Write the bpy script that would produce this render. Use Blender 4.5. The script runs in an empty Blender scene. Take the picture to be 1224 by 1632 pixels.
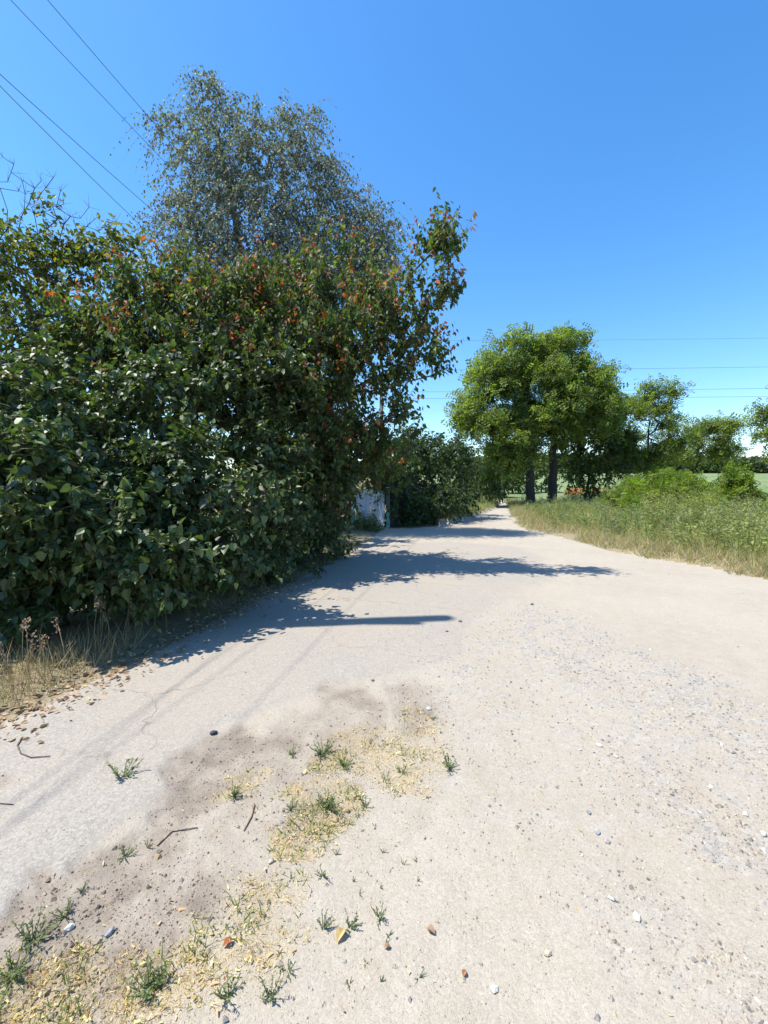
import bpy, math, numpy as np
from mathutils import Vector, Matrix

# ------------------------------------------------------------------ camera, sky, sun, exposure
sc = bpy.context.scene
F_PX, CAM_H, HORIZON = 680.0, 1.45, 775.0
PITCH = math.atan((HORIZON - 816.0) / F_PX)
cam_d = bpy.data.cameras.new('camera')
cam = bpy.data.objects.new('camera', cam_d)
sc.collection.objects.link(cam)
cam.location = (0, 0, CAM_H)
cam.rotation_euler = (math.radians(90) + PITCH, 0, 0)
cam_d.sensor_fit = 'HORIZONTAL'
cam_d.sensor_width = 36.0
cam_d.lens = 36.0 * F_PX / 1224.0
cam_d.clip_start = 0.05
cam_d.clip_end = 6000
sc.camera = cam

SUN_AZ = (-1.0, -0.13)
SUN_EL = math.radians(63)
_l = math.hypot(*SUN_AZ)
TO_SUN = Vector((SUN_AZ[0] / _l * math.cos(SUN_EL), SUN_AZ[1] / _l * math.cos(SUN_EL), math.sin(SUN_EL)))

world = bpy.data.worlds.new('World')
sc.world = world
world.use_nodes = True
wn = world.node_tree
for n in list(wn.nodes):
    wn.nodes.remove(n)
sky = wn.nodes.new('ShaderNodeTexSky')
sky.sky_type = 'NISHITA'
sky.sun_disc = False
sky.sun_elevation = SUN_EL
sky.sun_rotation = math.atan2(TO_SUN.x, TO_SUN.y)
sky.altitude = 150
sky.air_density = 1.2
sky.dust_density = 0.5
sky.ozone_density = 5.0
hs = wn.nodes.new('ShaderNodeHueSaturation')
hs.inputs['Saturation'].default_value = 1.25
bg = wn.nodes.new('ShaderNodeBackground')
bg.inputs['Strength'].default_value = 0.15
wo = wn.nodes.new('ShaderNodeOutputWorld')
wn.links.new(sky.outputs[0], hs.inputs['Color'])
wn.links.new(hs.outputs[0], bg.inputs['Color'])
wn.links.new(bg.outputs[0], wo.inputs['Surface'])

sun_d = bpy.data.lights.new('sun', 'SUN')
sun_d.energy = 5.0
sun_d.angle = math.radians(0.5)
sun_d.color = (1.0, 0.94, 0.83)
sun = bpy.data.objects.new('sun', sun_d)
sc.collection.objects.link(sun)
sun.rotation_euler = TO_SUN.to_track_quat('Z', 'Y').to_euler()
sun.location = TO_SUN * 60

sc.view_settings.view_transform = 'Standard'
sc.view_settings.look = 'None'
sc.view_settings.gamma = 1.0
sc.view_settings.use_curve_mapping = False
sc.view_settings.exposure = 0.82

# ------------------------------------------------------------------ helpers
R = np.random.default_rng(11)
COL = sc.collection


def P(px, py, Y):
    """world point at depth Y that stands at this place of the photograph"""
    xc, yc = (px - 612.0) / F_PX, (816.0 - py) / F_PX
    dy = math.cos(PITCH) - yc * math.sin(PITCH)
    dz = math.sin(PITCH) + yc * math.cos(PITCH)
    return np.array([xc / dy * Y, Y, CAM_H + dz / dy * Y])


def G(px, py):
    """ground point"""
    xc, yc = (px - 612.0) / F_PX, (816.0 - py) / F_PX
    dy = math.cos(PITCH) - yc * math.sin(PITCH)
    dz = math.sin(PITCH) + yc * math.cos(PITCH)
    Y = -CAM_H / dz * dy
    return np.array([xc / dy * Y, Y])


def norm(a):
    return a / np.maximum(np.linalg.norm(a, axis=-1, keepdims=True), 1e-9)


def _hash(ix, iy, seed):
    h = (ix.astype(np.int64) * 374761393 + iy.astype(np.int64) * 668265263 + seed * 1442695041) & 0x7fffffff
    h = ((h ^ (h >> 13)) * 1274126177) & 0x7fffffff
    return ((h ^ (h >> 16)) & 0xffff) / 65535.0


def vnoise(x, y, seed=0):
    ix, iy = np.floor(x), np.floor(y)
    fx, fy = x - ix, y - iy
    fx, fy = fx * fx * (3 - 2 * fx), fy * fy * (3 - 2 * fy)
    a, b = _hash(ix, iy, seed), _hash(ix + 1, iy, seed)
    c, d = _hash(ix, iy + 1, seed), _hash(ix + 1, iy + 1, seed)
    return (a * (1 - fx) + b * fx) * (1 - fy) + (c * (1 - fx) + d * fx) * fy


def fbm(x, y, octs=4, seed=0):
    s, a, t = 0, 0.5, 0
    for o in range(octs):
        s = s + a * vnoise(x * 2 ** o, y * 2 ** o, seed + o * 7)
        t += a
        a *= 0.5
    return s / t


def sstep(a, b, x):
    t = np.clip((x - a) / (b - a), 0, 1)
    return t * t * (3 - 2 * t)


def tri_mesh(name, V, T, tint=None, smooth=False, attrs=None):
    V = np.asarray(V, np.float32)
    T = np.asarray(T, np.int32)
    me = bpy.data.meshes.new(name)
    me.vertices.add(len(V))
    me.vertices.foreach_set('co', V.ravel())
    n = len(T)
    k = T.shape[1]
    me.loops.add(n * k)
    me.loops.foreach_set('vertex_index', T.ravel())
    me.polygons.add(n)
    me.polygons.foreach_set('loop_start', np.arange(0, n * k, k, dtype=np.int32))
    me.polygons.foreach_set('loop_total', np.full(n, k, np.int32))
    me.polygons.foreach_set('use_smooth', np.full(n, smooth, bool))
    if tint is not None:
        a = me.attributes.new('tint', 'FLOAT_COLOR', 'POINT')
        c = np.ones((len(V), 4), np.float32)
        c[:, :3] = tint
        a.data.foreach_set('color', c.ravel())
    for kx, v in (attrs or {}).items():
        a = me.attributes.new(kx, 'FLOAT', 'POINT')
        a.data.foreach_set('value', np.asarray(v, np.float32).ravel())
    me.update(calc_edges=True)
    return me


def link(name, me, mat=None, parent=None, loc=(0, 0, 0)):
    o = bpy.data.objects.new(name, me)
    COL.objects.link(o)
    if mat is not None and me is not None and not me.materials:
        me.materials.append(mat)
    o.location = loc
    if parent is not None:
        o.parent = parent
    return o


def tag(o, label, cat, group=None, kind=None):
    if label:
        o['label'] = label
    if cat:
        o['category'] = cat
    if group:
        o['group'] = group
    if kind:
        o['kind'] = kind
    return o


def empty(name, loc):
    o = bpy.data.objects.new(name, None)
    COL.objects.link(o)
    o.location = loc
    o.empty_display_size = 0.2
    return o


class Geo:
    """collects triangles of one mesh"""

    def __init__(self):
        self.v, self.t, self.c, self.n = [], [], [], 0

    def add(self, V, T, tint=(0.5, 0.5, 0.5)):
        V = np.asarray(V, float).reshape(-1, 3)
        self.v.append(V)
        self.t.append(np.asarray(T, int).reshape(-1, 3) + self.n)
        c = np.asarray(tint, float)
        self.c.append(np.broadcast_to(c, V.shape) if c.ndim == 1 else c)
        self.n += len(V)

    def box(self, c, s, tint=(0.5, 0.5, 0.5), M=None):
        v = np.array([[x, y, z] for x in (-.5, .5) for y in (-.5, .5) for z in (-.5, .5)]) * np.asarray(s, float)
        if M is not None:
            v = v @ np.asarray(M).T
        t = [(0, 1, 3), (0, 3, 2), (4, 6, 7), (4, 7, 5), (0, 4, 5), (0, 5, 1), (2, 3, 7), (2, 7, 6), (0, 2, 6), (0, 6, 4), (1, 5, 7), (1, 7, 3)]
        self.add(v + np.asarray(c, float), t, tint)

    def tube(self, pts, rad, sides=6, tint=(0.5, 0.5, 0.5), cap=True):
        pts = np.asarray(pts, float)
        rad = np.broadcast_to(np.asarray(rad, float), (len(pts),))
        d = norm(np.gradient(pts, axis=0))
        ref = np.array([0.31, 0.2, 0.93]) if abs(d[0][2]) < 0.9 else np.array([0.95, 0.3, 0.1])
        u = norm(np.cross(d, ref))
        w = np.cross(d, u)
        a = np.arange(sides) * 2 * math.pi / sides
        ring = pts[:, None] + rad[:, None, None] * (np.cos(a)[None, :, None] * u[:, None] + np.sin(a)[None, :, None] * w[:, None])
        V = ring.reshape(-1, 3)
        T = []
        for i in range(len(pts) - 1):
            for j in range(sides):
                a0, a1 = i * sides + j, i * sides + (j + 1) % sides
                T += [(a0, a1, a1 + sides), (a0, a1 + sides, a0 + sides)]
        if cap:
            n = len(V)
            V = np.vstack([V, pts[:1], pts[-1:]])
            e = (len(pts) - 1) * sides
            for j in range(sides):
                T += [(n, (j + 1) % sides, j), (n + 1, e + j, e + (j + 1) % sides)]
        self.add(V, T, tint)

    def mesh(self, name, smooth=False, off=None):
        V = np.vstack(self.v)
        if off is not None:
            V = V - np.asarray(off)
        return tri_mesh(name, V, np.vstack(self.t), np.vstack(self.c), smooth)


def instances(tmpl, pos, L, N, size, tint, off=(0, 0, 0), wid=None):
    """copies of a leaf template: L tip direction, N normal; one numpy batch -> V,T,C"""
    TV, TT = tmpl
    L = norm(L)
    W = norm(np.cross(L, N))
    N = np.cross(W, L)
    size = np.asarray(size)[:, None, None]
    wid = 1.0 if wid is None else np.asarray(wid)[:, None, None]
    V = pos[:, None] + size * (TV[None, :, 0:1] * wid * W[:, None] + TV[None, :, 1:2] * L[:, None] + TV[None, :, 2:3] * N[:, None])
    n = len(TV)
    T = TT[None] + (np.arange(len(pos)) * n)[:, None, None]
    C = np.repeat(tint, n, axis=0)
    return V.reshape(-1, 3) - np.asarray(off), T.reshape(-1, 3), C


# leaf templates (x width, y length, z normal)
def T_(v, t):
    return np.array(v, float), np.array(t, int)


LILAC = T_([(0, 0, 0), (0, .36, -.05), (0, .72, -.07), (0, 1.02, -.16),
            (.22, -.07, .05), (.40, .20, .06), (.29, .58, .0),
            (-.22, -.07, .05), (-.40, .20, .06), (-.29, .58, .0)],
           [(0, 4, 5), (0, 5, 1), (1, 5, 6), (1, 6, 2), (2, 6, 3),
            (0, 8, 7), (0, 1, 8), (1, 9, 8), (1, 2, 9), (2, 3, 9)])
OVATE = T_([(0, 0, 0), (0, .5, -.06), (0, 1, -.14), (.27, .30, .03), (.20, .68, -.02), (-.27, .30, .03), (-.20, .68, -.02)],
           [(0, 3, 1), (1, 3, 4), (1, 4, 2), (0, 1, 5), (1, 6, 5), (1, 2, 6)])
HEART6 = T_([(0, -.03, 0), (0, .5, -.06), (0, 1.02, -.16), (.38, .16, .06), (.27, .60, .0), (-.38, .16, .06), (-.27, .60, .0)],
            [(0, 3, 1), (1, 3, 4), (1, 4, 2), (0, 1, 5), (1, 6, 5), (1, 2, 6)])
KITE4 = T_([(0, 0, 0), (0, .45, -.06), (0, 1.02, -.15), (.37, .28, .05), (-.37, .28, .05)], [(0, 3, 1), (1, 3, 2), (0, 1, 4), (1, 2, 4)])
OVAL4 = T_([(0, 0, 0), (0, .5, -.06), (0, 1, -.14), (.27, .45, .03), (-.27, .45, .03)], [(0, 3, 1), (1, 3, 2), (0, 1, 4), (1, 2, 4)])
BIRCH = T_([(0, 0, 0), (.36, .38, .05), (0, 1, -.06), (-.36, .38, .05)], [(0, 1, 2), (0, 2, 3)])


def _comp(pairs, lw=.22, ll=.30):
    v, t = [], []
    for i in range(pairs):
        y = .16 + .76 * i / max(1, pairs - 1)
        z = -.10 * y * y
        for s in (-1, 1):
            b = len(v)
            v += [(0, y, z), (s * ll * .5, y + .10 + lw * .35, z + .03), (s * ll, y + .10, z - .02), (s * ll * .55, y - .03, z + .01)]
            t += [(b, b + 1, b + 2), (b, b + 2, b + 3)] if s < 0 else [(b, b + 2, b + 1), (b, b + 3, b + 2)]
    b = len(v)
    v += [(0, .92, -.08), (.1, 1.06, -.08), (0, 1.22, -.14), (-.1, 1.06, -.08)]
    t += [(b, b + 1, b + 2), (b, b + 2, b + 3)]
    return T_(v, t)


ACACIA = _comp(3, .22, .36)
ACACIA_FINE = _comp(4, .22, .30)
BLADE = T_([(-.5, 0, 0), (.5, 0, 0), (.35, .5, .10), (-.35, .5, .10), (0, 1, .36)], [(0, 1, 2), (0, 2, 3), (3, 2, 4)])
SPIKE = T_([(-.6, 0, 0), (.6, 0, 0), (0, 1, .2)], [(0, 1, 2)])
FLAKE = T_([(-.3, 0, 0), (.3, .05, 0), (.22, .9, .12), (-.15, 1, .06)], [(0, 1, 2), (0, 2, 3)])


def tints(n, cols, wts=None, jit=0.22, rng=R, hue=.35):
    cols = np.array(cols, float)
    k = rng.choice(len(cols), n, p=None if wts is None else np.array(wts) / np.sum(wts))
    c = cols[k] * (1 + rng.normal(0, jit, (n, 1))) * (1 + rng.normal(0, jit * hue, (n, 3)))
    return np.clip(c, 0.004, 0.9)


# ------------------------------------------------------------------ materials
def new_mat(name):
    m = bpy.data.materials.new(name)
    m.use_nodes = True
    nt = m.node_tree
    for n in list(nt.nodes):
        nt.nodes.remove(n)
    out = nt.nodes.new('ShaderNodeOutputMaterial')
    return m, nt, out


def nd(nt, typ, **kw):
    n = nt.nodes.new(typ)
    for k, v in kw.items():
        setattr(n, k, v)
    return n


def attr(nt, name):
    n = nt.nodes.new('ShaderNodeAttribute')
    n.attribute_name = name
    return n


def leaf_mat(name, rough=.45, spec=.5, trans=.35, tcol=(1.5, 1.7, .55)):
    m, nt, out = new_mat(name)
    a = attr(nt, 'tint')
    pb = nd(nt, 'ShaderNodeBsdfPrincipled')
    pb.inputs['Roughness'].default_value = rough
    pb.inputs['Specular IOR Level'].default_value = spec
    nt.links.new(a.outputs['Color'], pb.inputs['Base Color'])
    mul = nd(nt, 'ShaderNodeMix', data_type='RGBA', blend_type='MULTIPLY')
    mul.inputs[0].default_value = 1
    nt.links.new(a.outputs['Color'], mul.inputs[6])
    mul.inputs[7].default_value = (*tcol, 1)
    tr = nd(nt, 'ShaderNodeBsdfTranslucent')
    nt.links.new(mul.outputs[2], tr.inputs['Color'])
    mx = nd(nt, 'ShaderNodeMixShader')
    mx.inputs[0].default_value = trans
    nt.links.new(pb.outputs[0], mx.inputs[1])
    nt.links.new(tr.outputs[0], mx.inputs[2])
    nt.links.new(mx.outputs[0], out.inputs['Surface'])
    return m


def tint_mat(name, rough=.85, spec=.3, bump=0, bscale=60, var=0.25):
    m, nt, out = new_mat(name)
    a = attr(nt, 'tint')
    pb = nd(nt, 'ShaderNodeBsdfPrincipled')
    pb.inputs['Roughness'].default_value = rough
    pb.inputs['Specular IOR Level'].default_value = spec
    geo = nd(nt, 'ShaderNodeNewGeometry')
    nz = nd(nt, 'ShaderNodeTexNoise')
    nz.inputs['Scale'].default_value = bscale
    nz.inputs['Detail'].default_value = 4
    nt.links.new(geo.outputs['Position'], nz.inputs['Vector'])
    rmp = nd(nt, 'ShaderNodeMapRange')
    rmp.inputs[1].default_value = .3
    rmp.inputs[2].default_value = .7
    rmp.inputs[3].default_value = 1 - var
    rmp.inputs[4].default_value = 1 + var
    nt.links.new(nz.outputs['Fac'], rmp.inputs[0])
    vm = nd(nt, 'ShaderNodeVectorMath', operation='SCALE')
    nt.links.new(a.outputs['Color'], vm.inputs[0])
    nt.links.new(rmp.outputs[0], vm.inputs['Scale'])
    nt.links.new(vm.outputs[0], pb.inputs['Base Color'])
    if bump:
        b = nd(nt, 'ShaderNodeBump')
        b.inputs['Strength'].default_value = bump
        b.inputs['Distance'].default_value = .02
        nt.links.new(nz.outputs['Fac'], b.inputs['Height'])
        nt.links.new(b.outputs[0], pb.inputs['Normal'])
    nt.links.new(pb.outputs[0], out.inputs['Surface'])
    return m


M_LILAC = leaf_mat('lilac_leaf', .50, .6, .25)
M_PLUM = leaf_mat('plum_leaf', .55, .35, .42)
M_BIRCH = leaf_mat('birch_leaf', .62, .3, .30, (1.2, 1.4, .7))
M_ACACIA = leaf_mat('acacia_leaf', .6, .25, .5)
M_BUSH = leaf_mat('bush_leaf', .6, .3, .35)
M_HERB = leaf_mat('herb_leaf', .6, .3, .35)
M_DRY = leaf_mat('dry_grass', .8, .2, .25, (1.1, 1.05, .8))
M_BARK = tint_mat('bark', .9, .2, .8, 35, .45)
M_STONE = tint_mat('stone', .85, .3, .4, 90, .2)
M_PAINT = tint_mat('old_paint', .55, .4, .15, 9, .12)
M_WIRE = tint_mat('wire', .6, .4, 0, 1, .05)

# ------------------------------------------------------------------ ground and road (one fan-shaped sheet split along the road edge)
LEFT_PX = [(0, 1165), (70, 1128), (140, 1092), (240, 1045), (340, 990), (460, 930), (545, 889), (575, 872), (600, 852), (612, 843), (650, 843), (690, 840), (735, 832), (760, 822), (785, 812), (797, 807)]
RIGHT_PX = [(812, 807), (814, 820), (824, 834), (850, 846), (900, 857), (980, 880), (1100, 901), (1224, 925)]
left_w = [(-6.5, -14), (-4.6, -3), (-3.4, 1.2)] + [tuple(G(*p)) for p in LEFT_PX]
right_w = [tuple(G(*p)) for p in RIGHT_PX] + [(6.2, 4.5), (7.0, 1.0), (8.5, -14)]
far_w = [(8.8, 36), (8.0, 42), (5.5, 48), (1, 54), (0, 57), (6, 52), (10.2, 45), (10.6, 38)]
ROAD = np.array(left_w + far_w + right_w)


def in_poly(x, y, poly):
    ins = np.zeros(x.shape, bool)
    j = len(poly) - 1
    for i in range(len(poly)):
        xi, yi = poly[i]
        xj, yj = poly[j]
        c = ((yi > y) != (yj > y)) & (x < (xj - xi) * (y - yi) / (yj - yi + 1e-12) + xi)
        ins ^= c
        j = i
    return ins


def poly_dist(x, y, line):
    d = np.full(x.shape, 1e9)
    line = np.asarray(line)
    for a, b in zip(line[:-1], line[1:]):
        ab = b - a
        t = np.clip(((x - a[0]) * ab[0] + (y - a[1]) * ab[1]) / (ab @ ab + 1e-12), 0, 1)
        d = np.minimum(d, np.hypot(x - a[0] - t * ab[0], y - a[1] - t * ab[1]))
    return d


def blobs(x, y, lst):
    """soft union of ground patches given as (px, py, radius in photo pixels, weight)"""
    m = np.zeros(x.shape)
    x, y = (x + .34 * (fbm(x * 3.3, y * 3.3, 4, 91) - .5) + .10 * (fbm(x * 14, y * 14, 3, 93) - .5),
            y + .42 * (fbm(x * 3.3 + 7, y * 3.3, 4, 92) - .5) + .12 * (fbm(x * 14, y * 14 + 5, 3, 94) - .5))
    for (px, py, r, w) in lst:
        c = G(px, py)
        k = F_PX / c[1]
        rx, ry = r / k, r / k * c[1] / CAM_H
        q = ((x - c[0]) / rx) ** 2 + ((y - c[1]) / ry) ** 2
        m = np.maximum(m, w * np.clip(1.35 - q, 0, 1))
    return m


STRAW = [(400, 1445, 85, 1), (330, 1500, 85, 1), (245, 1565, 80, 1), (150, 1615, 95, 1), (40, 1610, 90, 1), (455, 1440, 45, .8), (385, 1390, 55, .8),
         (492, 1278, 56, 1.4), (535, 1255, 42, 1.2), (632, 1215, 50, 1.4), (692, 1185, 44, 1.2), (545, 1200, 48, 1.3), (370, 1258, 34, 1.2), (470, 1330, 38, .9), (660, 1150, 40, .8), (-80, 1640, 130, 1),
         (30, 1085, 70, .8), (100, 1075, 50, .5)]
SOIL = [(350, 1215, 70, 1), (300, 1280, 60, .9), (230, 1360, 75, .8), (150, 1420, 85, .9), (90, 1500, 85, .8), (190, 1500, 95, .9), (440, 1185, 60, .8), (540, 1145, 75, .7), (650, 1125, 60, .6),
        (300, 1400, 80, .8), (500, 1230, 120, .5), (400, 1330, 120, .45), (120, 1580, 130, .8), (600, 1260, 110, .3), (30, 1100, 90, .8), (10, 1245, 35, .5), (560, 1400, 110, .2)]
GRAVEL = [(920, 1030, 110, .9), (1060, 1095, 130, .9), (1000, 1200, 120, .6), (1150, 1310, 110, .8), (900, 1150, 80, .4), (1000, 1470, 110, .35), (1180, 1560, 120, .5), (700, 955, 120, .6), (1200, 1180, 120, .6)]
ASPH_PX = [(-900, 1700), (-300, 1640), (0, 1490), (90, 1415), (180, 1330), (270, 1265), (300, 1215), (330, 1170), (440, 1130), (560, 1090), (700, 1062), (745, 1040), (735, 1010), (800, 965), (900, 925), (880, 890), (830, 870), (700, 862), (612, 866)]
ASPH = np.array([tuple(G(*p)) for p in ASPH_PX[1:]] + [tuple(G(575, 872))] + [tuple(G(*p)) for p in LEFT_PX[6::-1]] + [(-3.4, 1.2), (-4.6, -3), (-6.0, -3)])


def terrain(x, y):
    z = 0.043 * np.clip(y - 45, 0, 190) * sstep(-5, 35, x + 0.12 * y) + 0.012 * np.clip(y - 45, 0, 190) * (1 - sstep(-5, 35, x + 0.12 * y))
    z = z - 0.01 * np.clip(y - 260, 0, 2000)
    z = z + .9 * (fbm(x * .02 + 3, y * .02, 2, 5) - .5) * sstep(60, 140, np.hypot(x, y))
    return z


def verge_h(x, y):
    d = poly_dist(x, y, right_w)
    side = (x > 2)
    return np.where(side, .10 * sstep(0, .5, d) + .10 * sstep(.5, 3, d), 0) + .05 * sstep(0.05, .6, poly_dist(x, y, left_w)) * (x < 0)


def ground_z(x, y):
    x = np.asarray(x, float)
    y = np.asarray(y, float)
    ins = in_poly(x, y, ROAD)
    return terrain(x, y) + np.where(ins, 0, verge_h(x, y))


ang_f = np.linspace(math.radians(90 - 46), math.radians(90 + 46), 320)
ang_b = np.linspace(math.radians(90 + 46), math.radians(450 - 46), 44)[1:-1]
ang = np.concatenate([ang_f, ang_b])
rad = np.concatenate([[0.35], 0.6 * np.exp(np.linspace(0, math.log(3000 / 0.6), 470))])
# finer steps near the viewer
rad = np.concatenate([np.geomspace(.5, 14, 250), np.geomspace(14, 70, 80)[1:], np.geomspace(70, 4000, 32)[1:]])
A, RR = np.meshgrid(ang, rad)
GX, GY = RR * np.cos(A), RR * np.sin(A)
na, nr = len(ang), len(rad)
x, y = GX.ravel(), GY.ravel()
# ragged edge: the road test runs on wobbled coordinates
wob = .10 * (fbm(x * 1.7, y * 1.7, 3, 21) - .5) + .25 * (fbm(x * .5, y * .5, 2, 22) - .5)
inside = in_poly(x + wob, y + wob * .6, ROAD)
near = np.exp(-np.hypot(x, y) / 25)
asph_in = in_poly(x + .16 * (fbm(x * 2.2, y * 2.2, 4, 31) - .5), y + .2 * (fbm(x * 2.2 + 9, y * 2.2, 4, 32) - .5), ASPH)
asph_d = poly_dist(x, y, ASPH)
nz1 = fbm(x * 3.1, y * 3.1, 5, 41)
nz2 = fbm(x * 9, y * 9, 4, 42)
asph = np.where(asph_in, sstep(0, .07 + .30 * sstep(3.5, 6, y), asph_d * (.35 + 1.3 * nz2)), 0)
soil = np.clip(sstep(.08, .95, blobs(x, y, SOIL) * (.35 + 1.25 * nz1)) * (.35 + 1.2 * nz2), 0, 1)
straw = np.clip(sstep(.15, 1.1, blobs(x, y, STRAW) * (.2 + 1.6 * nz2)), 0, 1)
grav = np.clip(blobs(x, y, GRAVEL) * (.3 + 1.3 * nz1), 0, 1)
asph = np.clip(asph - soil * 1.2, 0, 1)
z = terrain(x, y)
z = z + np.where(inside, 0, verge_h(x, y))
z = z + near * (.035 * (fbm(x * .6, y * .6, 2, 50) - .5) + (1 - asph) * (.014 * (nz1 - .5) + .010 * (nz2 - .5)) + .0025 * (fbm(x * 30, y * 30, 2, 51) - .5) * (1 - .6 * asph) - .012 * soil + .013 * asph)
edge_r = poly_dist(x, y, right_w)
dryness = np.clip(1.1 - np.minimum(edge_r / 1.6, poly_dist(x, y, left_w) / .9) + .8 * (nz1 - .5), 0, 1)
field = sstep(40, 46, y) * sstep(8, 14, x)
V = np.stack([x, y, z], 1)
ii = (np.arange(nr - 1)[:, None] * na + np.arange(na)[None]).ravel()
jj = (np.arange(nr - 1)[:, None] * na + ((np.arange(na) + 1) % na)[None]).ravel()
Q = np.stack([ii, jj, jj + na, ii + na], 1)[:, ::-1]
Q = Q[:, ::-1]
qin = inside[Q].sum(1) >= 2
A_ALL = dict(asphalt=asph, soil=soil, straw=straw, gravel=grav, dryness=dryness, field=field)


def sub_sheet(name, sel, keys):
    q = Q[sel]
    used, inv = np.unique(q, return_inverse=True)
    return tri_mesh(name, V[used], inv.reshape(q.shape), None, True, {k: A_ALL[k][used] for k in keys})


def road_material():
    m, nt, out = new_mat('road_surface')
    L = nt.links.new
    geo = nd(nt, 'ShaderNodeNewGeometry')

    def noise(scale, detail=5, rough=.6):
        n = nd(nt, 'ShaderNodeTexNoise')
        n.inputs['Scale'].default_value = scale
        n.inputs['Detail'].default_value = detail
        n.inputs['Roughness'].default_value = rough
        L(geo.outputs['Position'], n.inputs['Vector'])
        return n

    def mix(fac, a, b, typ='MIX'):
        n = nd(nt, 'ShaderNodeMix', data_type='RGBA', blend_type=typ)
        for sock, v in ((0, fac), (6, a), (7, b)):
            if isinstance(v, (int, float)):
                n.inputs[sock].default_value = v
            elif isinstance(v, tuple):
                n.inputs[sock].default_value = (*v, 1)
            else:
                L(v, n.inputs[sock])
        return n.outputs[2]

    def ramp(src, lo, hi, a=0., b=1.):
        n = nd(nt, 'ShaderNodeMapRange')
        n.inputs[1].default_value, n.inputs[2].default_value = lo, hi
        n.inputs[3].default_value, n.inputs[4].default_value = a, b
        L(src, n.inputs[0])
        return n.outputs[0]

    def math_(op, a, b):
        n = nd(nt, 'ShaderNodeMath', operation=op)
        for i, v in enumerate((a, b)):
            if isinstance(v, (int, float)):
                n.inputs[i].default_value = v
            else:
                L(v, n.inputs[i])
        return n.outputs[0]

    big = noise(.9, 4).outputs['Fac']
    mid = noise(7, 5).outputs['Fac']
    fine = noise(120, 3, .7).outputs['Fac']
    grain = nd(nt, 'ShaderNodeTexVoronoi', feature='F1')
    grain.inputs['Scale'].default_value = 95
    L(geo.outputs['Position'], grain.inputs['Vector'])
    grain2 = nd(nt, 'ShaderNodeTexVoronoi', feature='F1')
    grain2.inputs['Scale'].default_value = 38
    L(geo.outputs['Position'], grain2.inputs['Vector'])
    dirt = mix(ramp(big, .3, .7), (.318, .276, .218), (.358, .318, .258))
    dirt = mix(ramp(mid, .35, .7, 0, .6), dirt, (.37, .337, .288))
    # chips of grey stone trodden into the dirt
    chipmask = math_('MULTIPLY', attr(nt, 'gravel').outputs['Fac'], ramp(mid, .4, .62))
    sep = nd(nt, 'ShaderNodeSeparateColor')
    L(grain2.outputs['Color'], sep.inputs[0])
    chip = mix(sep.outputs[0], (.22, .212, .20), (.37, .345, .31))
    dirt = mix(math_('MULTIPLY', chipmask, .9), dirt, chip)
    # asphalt: pale worn stone chips in a grey binder
    sep2 = nd(nt, 'ShaderNodeSeparateColor')
    L(grain.outputs['Color'], sep2.inputs[0])
    asp = mix(ramp(sep2.outputs[0], 0, 1), (.240, .222, .196), (.340, .315, .280))
    asp = mix(ramp(big, .35, .68, .1, .75), asp, (.34, .295, .24))
    crack = nd(nt, 'ShaderNodeTexVoronoi', feature='DISTANCE_TO_EDGE')
    crack.inputs['Scale'].default_value = .75
    wv = nd(nt, 'ShaderNodeVectorMath', operation='ADD')
    nzc = noise(2.2, 5)
    sc_ = nd(nt, 'ShaderNodeVectorMath', operation='SCALE')
    sc_.inputs['Scale'].default_value = .55
    L(nzc.outputs['Color'], sc_.inputs[0])
    L(geo.outputs['Position'], wv.inputs[0])
    L(sc_.outputs[0], wv.inputs[1])
    L(wv.outputs[0], crack.inputs['Vector'])
    ck = math_('MULTIPLY', ramp(crack.outputs['Distance'], .002, .007, 1, 0), ramp(big, .45, .6))
    asp = mix(math_('MULTIPLY', ck, .55), asp, (.10, .085, .07))
    col = mix(attr(nt, 'asphalt').outputs['Fac'], dirt, asp)
    soilc = mix(ramp(mid, .35, .65), (.15, .118, .092), (.255, .212, .17))
    col = mix(math_('MULTIPLY', attr(nt, 'soil').outputs['Fac'], .78), col, soilc)
    col = mix(math_('MULTIPLY', attr(nt, 'straw').outputs['Fac'], ramp(mid, .4, .6, .05, .5)), col, (.34, .265, .145))
    # scattered pale specks, and dark ones painted as tiny shadows between grains
    vv = nd(nt, 'ShaderNodeVectorMath', operation='SCALE')
    L(col, vv.inputs[0])
    speck = noise(330, 2, .6).outputs['Fac']
    speck2 = noise(150, 2, .6).outputs['Fac']
    spk = math_('MULTIPLY', ramp(fine, .3, .7, .90, 1.10), ramp(sep2.outputs[1], 0, 1, .93, 1.05))
    spk = math_('MULTIPLY', spk, math_('MULTIPLY', ramp(speck, .56, .68, 1.03, .62), ramp(speck2, .62, .72, 1.0, .72)))
    L(spk, vv.inputs['Scale'])
    pb = nd(nt, 'ShaderNodeBsdfPrincipled')
    pb.inputs['Roughness'].default_value = .92
    pb.inputs['Specular IOR Level'].default_value = .25
    L(vv.outputs[0], pb.inputs['Base Color'])
    h = math_('ADD', math_('MULTIPLY', grain.outputs['Distance'], -.45), math_('MULTIPLY', fine, 1.2))
    h = math_('ADD', h, math_('MULTIPLY', speck, -1.2))
    h = math_('ADD', h, math_('MULTIPLY', grain2.outputs['Distance'], -.25))
    h = math_('SUBTRACT', h, math_('MULTIPLY', ck, .8))
    b = nd(nt, 'ShaderNodeBump')
    b.inputs['Strength'].default_value = .6
    b.inputs['Distance'].default_value = .004
    L(h, b.inputs['Height'])
    L(b.outputs[0], pb.inputs['Normal'])
    L(pb.outputs[0], out.inputs['Surface'])
    return m


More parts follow.
